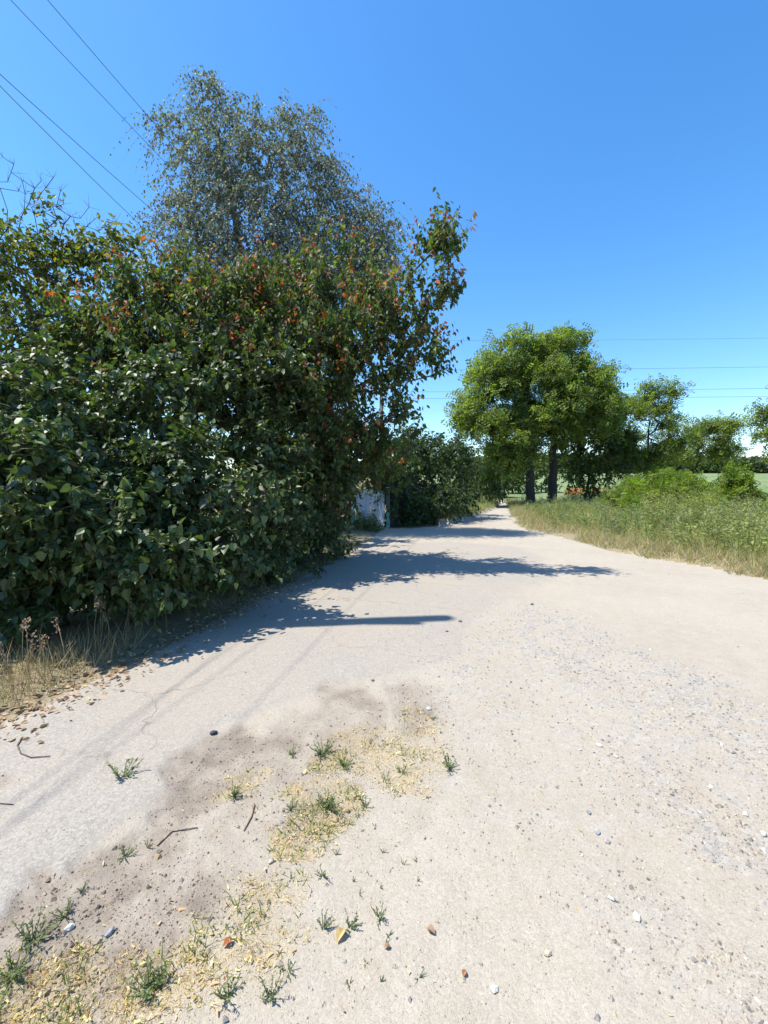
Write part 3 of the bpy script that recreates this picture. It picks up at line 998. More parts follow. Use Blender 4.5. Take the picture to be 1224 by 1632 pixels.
# --- acacias on the right
AC_C = [(.135, .180, .050), (.175, .225, .060), (.225, .265, .070), (.085, .120, .042)]
aca = dict(tmpl=ACACIA, mat=M_ACACIA, cols=AC_C, wts=[3, 4, 2, 1.5], per=3, bend=-.15, spread=.75, outward=.7, up=.1, droop=.35, flat=.35, bark=(.055, .045, .038), jit=.18)
plant('acacia_tree', 'big acacia with the short thick dark trunk, nearer the path', 'tree', P(845, 808, 29.5)[:2],
      [(800, 600, 40, 29.5), (832, 562, 34, 29.5), (783, 640, 40, 29.5), (762, 668, 28, 29), (803, 688, 40, 29), (842, 640, 45, 29), (843, 715, 24, 29.5), (750, 662, 14, 29, 1.3), (785, 722, 20, 29), (842, 548, 14, 29.5, 1.3), (768, 612, 14, 29.5), (815, 740, 16, 29.5), (775, 700, 14, 29)],
      [P(845, 808, 29.5), P(845, 770, 29.5), P(842, 730, 29.5), P(836, 690, 29.5), P(830, 640, 29.5)], 601, 580, leaf_size=.38, length=.75, leaves=7, clump=(105, 1.15, .55), r_tip=.016, r_max=.33, twig_r=.007, step=.8, shell=.5, **aca)
plant('acacia_tree', 'tallest acacia with a long straight trunk right of the path', 'tree', P(880, 806, 30.5)[:2],
      [(862, 566, 36, 30.5), (915, 578, 40, 30.5), (892, 620, 55, 30.5), (945, 612, 26, 30.5), (930, 655, 36, 30.5), (872, 680, 42, 30.5), (962, 592, 10, 30.5, 1.3), (880, 545, 16, 30.5, 1.3), (955, 650, 22, 30), (905, 545, 12, 30.5), (965, 640, 12, 30)],
      [P(880, 806, 30.5), P(881, 760, 30.5), P(882, 710, 30.5), P(886, 650, 30.5), P(890, 600, 30.5)], 602, 580, leaf_size=.38, length=.75, leaves=7, clump=(105, 1.15, .55), r_tip=.016, r_max=.34, twig_r=.007, step=.8, shell=.5, **aca)
plant('elm_tree', 'dark round elm under the acacias beside the orange poppies', 'tree', P(932, 806, 33)[:2],
      [(930, 695, 42, 33), (962, 690, 32, 33), (918, 745, 32, 33), (978, 730, 32, 33), (945, 765, 22, 33), (905, 720, 22, 33), (995, 700, 20, 33)],
      [P(932, 806, 33), P(935, 780, 33), P(940, 755, 33), P(942, 720, 33)], 603, 380, leaf_size=.24, wts=[2, 3, 3, 2], length=.6, leaves=8, r_tip=.012, r_max=.13, **{**bsh, 'step': .7, 'shell': .55})
plant('acacia_tree', 'slender young acacia with an open feathery crown', 'tree', P(1028, 806, 33)[:2],
      [(1038, 645, 30, 33), (1008, 640, 16, 33), (1072, 628, 14, 33, 1.2), (1062, 672, 24, 33), (1000, 690, 20, 33), (1042, 705, 26, 33), (1088, 652, 9, 33, 1.5), (1048, 612, 12, 33, 1.2), (1015, 735, 24, 33), (1060, 740, 20, 33), (1075, 700, 16, 33), (985, 665, 18, 33), (990, 720, 20, 33)],
      [P(1028, 806, 33), P(1031, 760, 33), P(1032, 720, 33), P(1036, 670, 33)], 604, 420, leaf_size=.32, length=.8, leaves=6, clump=(60, .75, .45), r_tip=.014, r_max=.13, twig_r=.007, step=.7, shell=.6, **aca)
plant('acacia_tree', 'small leaning acacia standing against the pale green field', 'tree', P(1098, 795, 36)[:2],
      [(1110, 700, 20, 36), (1140, 688, 16, 36), (1162, 678, 8, 36, 1.5), (1152, 712, 14, 36), (1082, 722, 13, 36), (1112, 722, 13, 36), (1172, 716, 6, 36, 2), (1128, 675, 8, 36, 1.6)],
      [P(1098, 795, 36), P(1104, 760, 36), P(1116, 725, 36)], 605, 230, leaf_size=.32, length=.8, leaves=6, clump=(32, .70, .42), r_tip=.012, r_max=.09, twig_r=.007, step=.6, shell=.6, **aca)
plant('acacia_tree', 'acacia cut off by the right edge of the picture', 'tree', P(1300, 830, 22)[:2],
      [(1228, 655, 14, 22, 1.4), (1250, 680, 30, 22), (1290, 640, 40, 22), (1300, 700, 40, 22), (1222, 690, 10, 22, 1.4), (1232, 712, 12, 22)],
      [P(1300, 830, 22), P(1298, 760, 22), P(1290, 690, 22)], 606, 150, clump=(24, .7, .45), leaf_size=.30, length=.7, leaves=5, r_tip=.012, r_max=.12, twig_r=.006, step=.6, shell=.55, **aca)
SPR_C = [(.11, .165, .028), (.155, .215, .034), (.20, .26, .042)]
spr = {**aca, 'cols': SPR_C, 'wts': [3, 4, 2], 'tmpl': ACACIA_FINE}
plant('acacia_sprout', 'bright yellow green acacia thicket in front of the slender acacia', 'bush', P(1058, 850, 19)[:2],
      [(1040, 790, 26, 19), (1080, 785, 26, 19), (1020, 815, 20, 18), (1100, 795, 20, 19.5), (1058, 772, 16, 19.5), (1118, 790, 14, 19.5)],
      [P(1058, 850, 19), P(1060, 825, 19), P(1062, 800, 19)], 607, 300, leaf_size=.25, length=.5, leaves=6, r_tip=.007, r_max=.04, twig_r=.005, step=.4, shell=.45, zmin=.3, **spr)
plant('acacia_sprout', 'feathery acacia sprout rising from the tall weeds near the right edge', 'bush', P(1172, 870, 15)[:2],
      [(1175, 785, 15, 15), (1172, 760, 8, 15, 2), (1192, 805, 18, 15), (1155, 808, 15, 15), (1180, 830, 22, 15)],
      [P(1172, 870, 15), P(1172, 830, 15), P(1172, 790, 15)], 608, 150, leaf_size=.24, length=.45, leaves=6, r_tip=.006, r_max=.03, twig_r=.004, step=.35, shell=.45, zmin=.3, **spr)
plant('acacia_sprout', 'low acacia sprout among the weeds below the round elm', 'bush', P(1005, 840, 21)[:2],
      [(1008, 785, 18, 24), (995, 800, 16, 22), (1015, 805, 14, 21), (975, 795, 14, 24)],
      [P(1005, 840, 21), P(1005, 820, 21.5), P(1005, 800, 22)], 609, 150, leaf_size=.25, length=.45, leaves=5, r_tip=.006, r_max=.03, twig_r=.004, step=.35, shell=.45, zmin=.3, **{**spr, 'cols': AC_C, 'wts': [3, 3, 1, 2]})

# --- far wood on the rise behind the field
rw = np.random.default_rng(77)
n = 42000
wx = rw.uniform(-60, 330, n)
wy = 232 + rw.uniform(-8, 14, n) + .04 * wx
hgt = 5.5 + 5 * fbm(wx * .06, wx * 0 + 3, 3, 9) + 1.2 * rw.normal(size=n)
wz = terrain(wx, wy) + rw.random(n) ** .7 * hgt
pos = np.stack([wx, wy, wz], 1)
Vx, Tx, Cx = instances(BIRCH, pos, rw.normal(size=(n, 3)), rw.normal(size=(n, 3)) + [0, -.6, .5], rw.uniform(1.2, 2.6, n), tints(n, [(.05, .075, .03), (.07, .10, .04), (.10, .125, .05)], None, .2, rw))
w_o = link('far_wood', tri_mesh('far_wood', Vx, Tx, Cx), M_BUSH)
tag(w_o, 'dark green line of woodland behind the pale field', 'woodland', None, 'stuff')

# ------------------------------------------------------------------ gate, fence, poles, wires
gx0, gx1, gx2 = P(568, 840, 15.6), P(591, 842, 15.3), P(613, 845, 14.9)
gate = empty('gate', (gx0[0], gx0[1], 0))
tag(gate, 'pale blue sheet metal double gate in the shade of the plum', 'gate')
BLUE = (.40, .46, .58)


def gate_leaf(a, b, ha, hb):
    g = Geo()
    a, b = np.array([a[0], a[1]]), np.array([b[0], b[1]])
    d = b - a
    L = np.hypot(*d)
    d = d / L
    nrm = np.array([d[1], -d[0]]) if d[0] * 0 + d[1] * 0 == 0 else d
    n = 6
    for i in range(n):
        f0, f1 = i / n + .006, (i + 1) / n - .006
        pr = .012 if i % 2 else 0.0
        q = []
        for off in (pr + .012, pr - .012):
            for f, zz in ((f0, .06), (f1, .06), (f1, ha + (hb - ha) * f1), (f0, ha + (hb - ha) * f0)):
                p = a + d * L * f + nrm * off
                q.append((p[0], p[1], zz))
        g.add(q, [(0, 1, 2), (0, 2, 3), (4, 6, 5), (4, 7, 6), (0, 4, 5), (0, 5, 1), (1, 5, 6), (1, 6, 2), (2, 6, 7), (2, 7, 3), (3, 7, 4), (3, 4, 0)], BLUE)
    for zz in (.35, min(ha, hb) - .25):
        p0, p1 = a + nrm * -.03, b + nrm * -.03
        g.tube([(p0[0], p0[1], zz), (p1[0], p1[1], zz)], .02, 4, (.35, .40, .5))
    return g


lf1 = link('gate_leaf', gate_leaf(gx0, gx1, 1.26, 1.38).mesh('gate_leaf', False, np.array(gate.location)), M_PAINT, gate)
lf2 = link('gate_leaf', gate_leaf(gx1 + [.02, 0, 0], gx2, 1.36, 1.24).mesh('gate_leaf', False, np.array(gate.location)), M_PAINT, gate)
g = Geo()
g.box(P(591, 815, 15.2) + [0.04, -.05, 0], (.03, .03, .16), (.25, .27, .3))
link('handle', g.mesh('handle', False, np.array(gate.location)), M_PAINT, lf1)
for (p, hh, tn) in ((gx0 + [-.12, 0, 0], 1.5, (.55, .58, .60)), (gx2 + [.12, -.05, 0], 1.4, (.06, .09, .09))):  # right post tinted dark: shade under the bush painted into its colour
    g = Geo()
    g.box((p[0], p[1], hh * .7), (.12, .12, hh * .6), tn)
    g.box((p[0], p[1], hh * .2 - .02), (.125, .125, hh * .4), (.10, .32, .30))
    g.box((p[0], p[1], hh + .012), (.15, .15, .025), (.4, .42, .42))
    link('post', g.mesh('post', False, np.array(gate.location)), M_PAINT, gate)


def board_fence(label, a, b, h, tint, nboards):
    a, b = np.array(a, float), np.array(b, float)
    root = empty('board_fence', (a[0], a[1], 0))
    tag(root, label, 'fence')
    d = b - a
    L = np.hypot(*d)
    d /= L
    ang_ = math.atan2(d[1], d[0])
    g = Geo()
    w = L / nboards
    g.box((0, 0, h / 2), (w - .012, .02, h), tint)
    me = g.mesh('board')
    me.materials.append(M_BARK)
    for i in range(nboards):
        o = bpy.data.objects.new('board', me)
        COL.objects.link(o)
        o.parent = root
        p = d * w * (i + .5)
        o.location = (p[0], p[1], .05 + R.normal(0, .015))
        o.rotation_euler = (R.normal(0, .01), R.normal(0, .008), ang_)
    nr_ = np.array([-d[1], d[0]])
    for zz in (.4, h - .3):
        g = Geo()
        p0, p1 = nr_ * .045, d * L + nr_ * .045
        g.tube([(p0[0], p0[1], zz), (p1[0], p1[1], zz)], .03, 4, tint)
        link('rail', g.mesh('rail'), M_BARK, root)
    for f in np.linspace(0, 1, max(2, int(L / 2.4) + 1)):
        p = d * L * f + nr_ * .08
        g = Geo()
        g.box((p[0], p[1], h * .5), (.09, .09, h + .1), np.array(tint) * .8)
        link('post', g.mesh('post'), M_BARK, root)
    return root


board_fence('weathered red brown board fence left of the blue gate', (-2.6, 17.0), (gx0[0] - .22, gx0[1] + .02), 1.6, (.07, .028, .022), 14)
board_fence('dark grey board fence under the bush right of the gate', (gx2[0] + .22, gx2[1]), (2.3, 18.6), 1.5, (.05, .045, .04), 26)


def utility_pole(label, base, H, r, tint, arms):
    root = empty('utility_pole', base)
    tag(root, label, 'pole', None)
    g = Geo()
    g.tube([(0, 0, -.2), (0, 0, H * .5), (0, 0, H)], [r, r * .85, r * .7], 10, tint)
    link('shaft', g.mesh('shaft', True), M_BARK, root)
    for zz, w in arms:
        g = Geo()
        g.box((0, -r * .8, zz), (w, .07, .09), (.12, .10, .09))
        arm = link('crossarm', g.mesh('crossarm'), M_BARK, root)
        for s in (-.45, .45):
            g = Geo()
            g.tube([(w * s, -r * .8, zz + .045), (w * s, -r * .8, zz + .10), (w * s, -r * .8, zz + .17)], [.03, .045, .02], 8, (.5, .48, .45))
            link('insulator', g.mesh('insulator', True), M_PAINT, arm)
    return root


POLE = np.array([P(608, 775, 24)[0], 24.0, 0])
utility_pole('old grey utility pole glimpsed through the plum branches', tuple(POLE), 7.7, .13, (.17, .15, .14), [(7.45, 1.5), (6.85, 1.3)])
utility_pole('grey roadside utility pole just off the left edge, rising from the hedge', (-4.05, 3.98, 0), 9.35, .15, (.28, .27, .25), [(8.2, .5)])
far_pole = P(800, 797, 44)
utility_pole('thin wooden pole beside the far end of the path', (far_pole[0], 44, 0), 5.2, .13, (.20, .19, .17), [(5.0, 1.0)])

WIRES = [((0, 88), (150, 226), (265, 345), 'lower left overhead wire, upper of the close pair', .45),
         ((0, 105), (130, 235), (245, 370), 'lowest overhead wire at the left, under its twin', -.05),
         ((55, 0), (160, 120), (290, 272), 'upper left overhead wire running behind the birch', -.45),
         ((110, 0), (190, 100), (262, 195), 'topmost overhead wire, crossing nearest to the birch top', .75)]
for (p0, p1, p2, lab, off) in WIRES:
    bsl = .21
    a0 = POLE[0] - bsl * 24 + off * .45
    pts = []
    for (px_, py_) in (p0, p1, p2):
        u = (px_ - 612) / F_PX
        Yd = a0 / (u - bsl)
        q = P(px_, py_, Yd)
        pts.append((Yd, q[2]))
    pts.append((24.0, 7.45 if off > 0.2 else 6.95))
    co = np.polyfit([p[0] for p in pts], [p[1] for p in pts], 2)
    Ys = np.concatenate([np.linspace(-3, 12, 16), np.linspace(13, 24, 8)])
    line = np.stack([a0 + bsl * Ys, Ys, np.polyval(co, Ys)], 1)
    line[:, 0] += 0
    g = Geo()
    g.tube(line, .0038, 5, (.03, .035, .045))
    tag(link('overhead_wire', g.mesh('overhead_wire', True), M_WIRE), lab, 'wire')
for i, (yl, yr, lab) in enumerate([(543, 539, 'topmost and faintest power line crossing the sky above the acacias'), (590, 585, 'second power line from the top, crossing behind the big acacia'),
                                   (625, 619, 'third power line from the top, upper of the lower pair'), (635, 632, 'lowest power line crossing the sky behind the acacias')]):
    Yd = 62 + i * 1.5
    a, b = P(560, yl, Yd), P(1224, yr, Yd)
    d = b - a
    f = np.linspace(-.6, 1.6, 24)
    line = a + d * f[:, None]
    line[:, 2] += .5 * (f - .5) ** 2 - .1
    g = Geo()
    g.tube(line, .022 if i else .015, 4, (.10, .13, .18))
    tag(link('power_line', g.mesh('power_line', True), M_WIRE), lab, 'wire')
for (a, b, lab) in [((684, 684), (697, 701), 'short glimpse of wire slanting down beside the plum, upper strand'), ((681, 693), (690, 703), 'short glimpse of wire slanting down beside the plum, lower strand')]:
    q0, q1 = P(*a, 27.), P(*b, 29.)
    d = q1 - q0
    far = q0 + d * 4
    g = Geo()
    st = np.array([POLE[0], 24, 6.9])
    g.tube([st, q0, q1, far], .012, 4, (.10, .13, .18))
    tag(link('overhead_wire', g.mesh('overhead_wire', True), M_WIRE), lab, 'wire')

# ------------------------------------------------------------------ verge vegetation
rv = np.random.default_rng(55)


def grass(name, label, xy, h, cols, wts, mat, width=.006, lean=.45, jit=.2, hj=.3, tmpl=BLADE):
    n = len(xy)
    zz = surf(xy[:, 0], xy[:, 1])[0]
    pos = np.column_stack([xy, zz - .01])
    hh = h * np.clip(1 + rv.normal(0, hj, n), .3, 2) * (.5 + 1.0 * fbm(xy[:, 0] * .9, xy[:, 1] * .9, 3, 65))
    L = norm(np.column_stack([rv.normal(0, lean, (n, 2)), np.ones(n)]))
    N = norm(rv.normal(size=(n, 3)) * [1, 1, .2])
    Vx, Tx, Cx = instances(tmpl, pos, L, N, hh, tints(n, cols, wts, jit, rv), wid=width / hh)
    o = link(name, tri_mesh(name, Vx, Tx, Cx), mat)
    tag(o, label, 'grass', None, 'stuff')
    return o


def scatter(n, xr, yr, dens, ramp_near=True):
    """points outside the road, kept with probability dens(x, y)"""
    xx = rv.uniform(*xr, n)
    yy = yr[0] + (yr[1] - yr[0]) * rv.random(n) ** (1.5 if ramp_near else 1)
    p = dens(xx, yy)
    k = rv.random(n) < p
    return np.column_stack([xx[k], yy[k]])


def verge_dens(x_, y_):
    d = poly_dist(x_, y_, right_w) + .10
    out = ~in_poly(x_ + .5 * (fbm(x_ * 2.1, y_ * 2.1, 3, 66) - .38), y_, ROAD)
    px_ = x_ / np.maximum(y_, .1)
    return out * sstep(0, .35, d + 1.5 * (fbm(x_ * 1.5, y_ * 1.5, 3, 61) - .5)) * (px_ < 1.15) * (x_ > 3)


def fringe_dens(x_, y_):
    d = poly_dist(x_, y_, right_w)
    return verge_dens(x_, y_) * np.exp(-(d / 1.9) ** 2) * (.25 + fbm(x_ * 2, y_ * 2, 3, 62))


GRASS_G = [(.17, .20, .055), (.23, .25, .075), (.31, .31, .11), (.44, .38, .18)]
xy = scatter(210000, (3.5, 26), (5.0, 34), lambda a, b: verge_dens(a, b) * (.25 + .75 * sstep(.3, 1.6, poly_dist(a, b, right_w))))
grass('verge_grass', 'rough green grass covering the verge right of the road', xy, .28, GRASS_G, [2, 3, 3, 3], M_HERB, .009, tmpl=SPIKE)
xy = scatter(300000, (3.5, 16), (5.0, 32), fringe_dens)
grass('dry_grass', 'dry yellow grass fringing the right edge of the road', xy, .22, [(.42, .35, .20), (.50, .43, .26), (.34, .29, .15), (.24, .25, .09)], [3, 2, 3, 3], M_DRY, .008, .7, tmpl=SPIKE)


def herbs(name, label, xy, H, cols, wts, leaf, n_leaf=26, mat=M_HERB, cat='weeds', flower=None, tmpl=BIRCH, wid_=.42):
    n = len(xy)
    zz = surf(xy[:, 0], xy[:, 1])[0]
    hh = H * np.clip(1 + rv.normal(0, .25, n), .5, 1.7) * (.45 + 1.1 * fbm(xy[:, 0] * .55, xy[:, 1] * .55, 3, 64))
    lean_ = np.column_stack([rv.normal(0, .16, (n, 2)), np.ones(n)])
    base = np.column_stack([xy, zz - .02])
    g = Geo()
    twig_geo(g, base, base + lean_ * (hh * .5)[:, None], base + lean_ * hh[:, None], .006, (.12, .14, .05))
    f = np.clip(rv.random((n, n_leaf)) ** .8, .06, 1)
    pos = base[:, None] + lean_[:, None] * (hh[:, None] * f)[..., None]
    m = n * n_leaf
    sd = rv.normal(size=(m, 3)) * [1, 1, .35] + [0, 0, .45]
    out = norm(sd)
    rad_ = (.22 * hh[:, None] * (1 - .75 * f)).ravel() * rv.random(m)
    pos = pos.reshape(-1, 3) + out * rad_[:, None]
    pos[:, 2] = np.maximum(pos[:, 2], np.repeat(zz, n_leaf) + .01)
    pc = tints(n, cols, wts, .16, rv)
    col = np.repeat(pc, n_leaf, 0) * (1 + rv.normal(0, .15, (m, 1)))
    ff = f.ravel()
    if flower is not None:
        fl = (ff > .72) & (rv.random(m) < .7)
        col[fl] = tints(int(fl.sum()), flower, None, .15, rv)
    sz = leaf * (1.25 - .8 * ff) * np.clip(1 + rv.normal(0, .25, m), .4, 1.7)
    Vx, Tx, Cx = instances(tmpl, pos, out, norm(rv.normal(size=(m, 3)) * .6 + [0, -.1, .5]), sz, np.clip(col, .004, .8), wid=np.full(m, wid_))
    g.add(Vx, Tx, Cx)
    o = link(name, g.mesh(name), mat)
    tag(o, label, cat, None, 'stuff')
    return o


def herb_dens(x_, y_):
    d = poly_dist(x_, y_, right_w)
    return verge_dens(x_, y_) * sstep(.5, 1.3, d) * (.25 + .9 * fbm(x_ * .6, y_ * .6, 3, 63))


GREYG = [(.18, .215, .12), (.22, .25, .14), (.16, .20, .085), (.21, .245, .09)]
xy = scatter(3800, (5, 26), (7.5, 33), lambda a, b: herb_dens(a, b) * (a / b < .62))
herbs('tall_weeds', 'grey green knee high weeds along the bend of the path', xy, .50, GREYG, [3, 2, 4, 3], .12, 30)
xy = scatter(2600, (6, 20), (7.0, 18), lambda a, b: herb_dens(a, b) * (a / b >= .60))
herbs('wormwood', 'tall grey green wormwood and weeds on the right verge', xy, .78, [(.22, .25, .12), (.26, .285, .14), (.19, .225, .08), (.28, .30, .10)], [3, 2, 3, 2], .10, 40)
c0 = P(1095, 830, 12.5)[:2]
xy = np.column_stack([rv.normal(c0[0], 1.0, 160), rv.normal(c0[1], .8, 160)])
herbs('yellow_flowers', 'patch of small yellow flowers among the tall weeds', xy, .95, [(.15, .18, .04)], None, .07, 30, flower=[(.55, .50, .03), (.46, .44, .04)], cat='flowers')
c0 = P(1195, 840, 10.5)[:2]
xy = np.column_stack([rv.normal(c0[0], .7, 70), rv.normal(c0[1], .5, 70)])
herbs('pale_wormwood', 'pale feathery wormwood clump at the right edge of the verge', xy, .95, [(.26, .28, .14), (.22, .25, .12)], None, .10, 40)
# poppies behind the elm
rp = np.random.default_rng(5)
n = 900
pa, pb_ = P(908, 800, 36), P(985, 800, 37)
f = rp.random(n) ** 1.6
xyz = pa + (pb_ - pa) * f[:, None] + rp.normal(0, .25, (n, 3)) * [1, 1.6, 0]
zb = terrain(xyz[:, 0], xyz[:, 1]) + verge_h(xyz[:, 0], xyz[:, 1])
top = zb + .55 + .6 * rp.random(n)
g = Geo()
bs = np.column_stack([xyz[:, :2], zb])
tp = np.column_stack([xyz[:, :2] + rp.normal(0, .04, (n, 2)), top])
twig_geo(g, bs, (bs + tp) / 2, tp, .006, (.10, .14, .05))
for k in range(4):
    an = rp.random(n) * .5 + k * math.pi / 2
    Vx, Tx, Cx = instances(BIRCH, tp, np.column_stack([np.cos(an), np.sin(an), np.full(n, .35)]), np.tile([0, 0, 1.0], (n, 1)) + rp.normal(0, .2, (n, 3)), rp.uniform(.07, .12, n), tints(n, [(.50, .12, .04), (.56, .19, .07)], None, .12, rp))
    g.add(Vx, Tx, Cx)
tag(link('poppies', g.mesh('poppies'), M_HERB), 'strip of orange red poppies flowering behind the round elm', 'flowers', None, 'stuff')

# left verge: dry stalks before the hedge, litter, grass by the gate
ll = np.array(left_w)


def left_band(n, d0, d1, yr):
    xx, yy = rv.uniform(-6, 0, n * 12), rv.uniform(*yr, n * 12)
    d = poly_dist(xx, yy, ll)
    k = (~in_poly(xx, yy, ROAD)) & (d > d0) & (d < d1)
    return np.column_stack([xx[k], yy[k]])[:n]


grass('dry_stalks', 'tall dry grass stalks in front of the nearest lilac', left_band(700, .15, .7, (2.6, 3.7)), .28, [(.30, .23, .13), (.38, .31, .18), (.20, .17, .08), (.13, .14, .05)], [3, 3, 2, 1.5], M_DRY, .0045, .35)
grass('shade_grass', 'sparse dry grass along the shaded foot of the hedge', left_band(1300, .02, .6, (4.6, 10.5)), .22, [(.26, .20, .11), (.16, .15, .06), (.10, .12, .04)], None, M_DRY, .005, .5)
gp = P(582, 846, 13.8)[:2]
xy = np.column_stack([rv.normal(gp[0], .28, 70), rv.normal(gp[1], .3, 70)])
herbs('gate_weeds', 'dark leafy weeds growing in front of the blue gate', xy, .48, [(.06, .09, .03), (.10, .13, .04)], None, .10, 26)
gp = G(715, 829)
xy = np.column_stack([rv.normal(gp[0], .55, 2600), rv.normal(gp[1], .9, 2600)])
xy = xy[~in_poly(xy[:, 0] + .15, xy[:, 1], ROAD)]
grass('path_grass', 'sunlit yellow grass tuft at the left edge of the path past the gate', xy, .42, [(.34, .30, .12), (.42, .36, .18), (.20, .22, .07)], None, M_DRY, .012, .4)
gp = G(712, 836)
xy = np.column_stack([rv.normal(gp[0] - .1, .10, 16), rv.normal(gp[1] + .7, .15, 16)])
herbs('mullein', 'grey green broad leaved plant standing behind the yellow grass', xy, .75, [(.16, .21, .15), (.13, .18, .12)], None, .22, 16)
xy = scatter(24000, (4, 16), (18, 46), lambda a, b: (~in_poly(a, b, ROAD)) * (poly_dist(a, b, np.array(left_w[-7:] + far_w[:5])) < 1.5) * (a / b < .32), False)
grass('path_side_grass', 'pale grass along the left side of the narrow far path', xy, .35, [(.24, .24, .08), (.34, .29, .13), (.13, .17, .05)], None, M_HERB, .014, .4)

# seed heads on the tall dry stalks
sh = left_band(20, .25, .7, (2.9, 4.6))
zz = surf(sh[:, 0], sh[:, 1])[0]
g = Geo()
for (sx, sy), s0 in zip(sh, zz):
    hh = rv.uniform(.26, .46)
    dx, dy = rv.normal(0, .07, 2)
    tp_ = np.array([sx + dx, sy + dy, s0 + hh])
    g.tube([(sx, sy, s0), (sx + dx * .4, sy + dy * .4, s0 + hh * .55), tp_], [.0028, .0022, .0015], 4, (.34, .27, .16))
    m = 26
    pp = tp_ + np.column_stack([rv.normal(0, .012, (m, 2)), rv.uniform(-.10, .03, m)])
    Vx, Tx, Cx = instances(BIRCH, pp, norm(rv.normal(0, .6, (m, 3)) + [0, 0, .8]), rv.normal(size=(m, 3)), rv.uniform(.012, .026, m), tints(m, [(.40, .30, .20), (.34, .24, .17)], None, .2, rv))
    g.add(Vx, Tx, Cx)
tag(link('seed_heads', g.mesh('seed_heads'), M_DRY), 'pinkish brown seed heads on dry stalks below the nearest lilac', 'grass', None, 'stuff')

# ------------------------------------------------------------------ loose stones, gravel, litter, small weeds on the road
rs = np.random.default_rng(99)


def rock_template(seed, n=1):
    r_ = np.random.default_rng(seed)
    t = (1 + 5 ** .5) / 2
    v = norm(np.array([(-1, t, 0), (1, t, 0), (-1, -t, 0), (1, -t, 0), (0, -1, t), (0, 1, t), (0, -1, -t), (0, 1, -t), (t, 0, -1), (t, 0, 1), (-t, 0, -1), (-t, 0, 1)], float))
    T = np.array([(0, 11, 5), (0, 5, 1), (0, 1, 7), (0, 7, 10), (0, 10, 11), (1, 5, 9), (5, 11, 4), (11, 10, 2), (10, 7, 6), (7, 1, 8), (3, 9, 4), (3, 4, 2), (3, 2, 6), (3, 6, 8), (3, 8, 9), (4, 9, 5), (2, 4, 11), (6, 2, 10), (8, 6, 7), (9, 8, 1)])
    return v * (1 + r_.normal(0, .16, (12, 1))) * r_.uniform(.7, 1.1, 3), T


PEB = T_([(1, 0, -.35), (.1, 1, -.35), (-1, .1, -.35), (.1, -1, -.35), (.15, .1, .65)], [(0, 1, 4), (1, 2, 4), (2, 3, 4), (3, 0, 4)])


def road_points(n, yr, power, xr=1.0):
    yy = yr[0] + (yr[1] - yr[0]) * rs.random(n) ** power
    xx = rs.uniform(-xr, xr, n) * yy
    return xx, yy


n = 190000
xx, yy = road_points(n, (.75, 11), 1.7)
zz, ins, asx, sox = surf(xx, yy)
gr = blobs(xx, yy, GRAVEL)
dens = (.09 + .9 * gr * (.3 + 1.2 * fbm(xx * 2.5, yy * 2.5, 3, 71)) + .55 * sox) * (1 - .80 * asx)
k = ins & (rs.random(n) < dens)
xx, yy, zz, gr, sox = xx[k], yy[k], zz[k], gr[k], sox[k]
n = len(xx)
sz = np.clip(.0023 * np.exp(rs.normal(0, .6, n)) * (1 + .5 * gr), .0014, .018)
tv = rs.random(n) * 6.28
pos = np.column_stack([xx, yy, zz + sz * .25])
L = np.column_stack([np.cos(tv), np.sin(tv), rs.normal(0, .2, n)])
N = norm(rs.normal(0, .25, (n, 3)) + [0, 0, 1])
pcol = tints(n, [(.33, .285, .225), (.25, .235, .215), (.18, .178, .172), (.42, .385, .335), (.20, .165, .135)], [5, 2, 1.0, .5, 1.4], .16, rs, .1)
clod = rs.random(n) < sox * 1.3
pcol[clod] = tints(int(clod.sum()), [(.15, .118, .092), (.21, .17, .135), (.11, .086, .066)], None, .15, rs)
sz[rs.random(n) < .012] *= 2.4
sz = np.minimum(sz, .013)
Vx, Tx, Cx = instances(PEB, pos, L, N, sz, pcol, wid=rs.uniform(.6, 1.1, n))
tag(link('gravel', tri_mesh('gravel', Vx, Tx, Cx), M_STONE), 'loose grey and tan gravel scattered over the road', 'gravel', None, 'stuff')

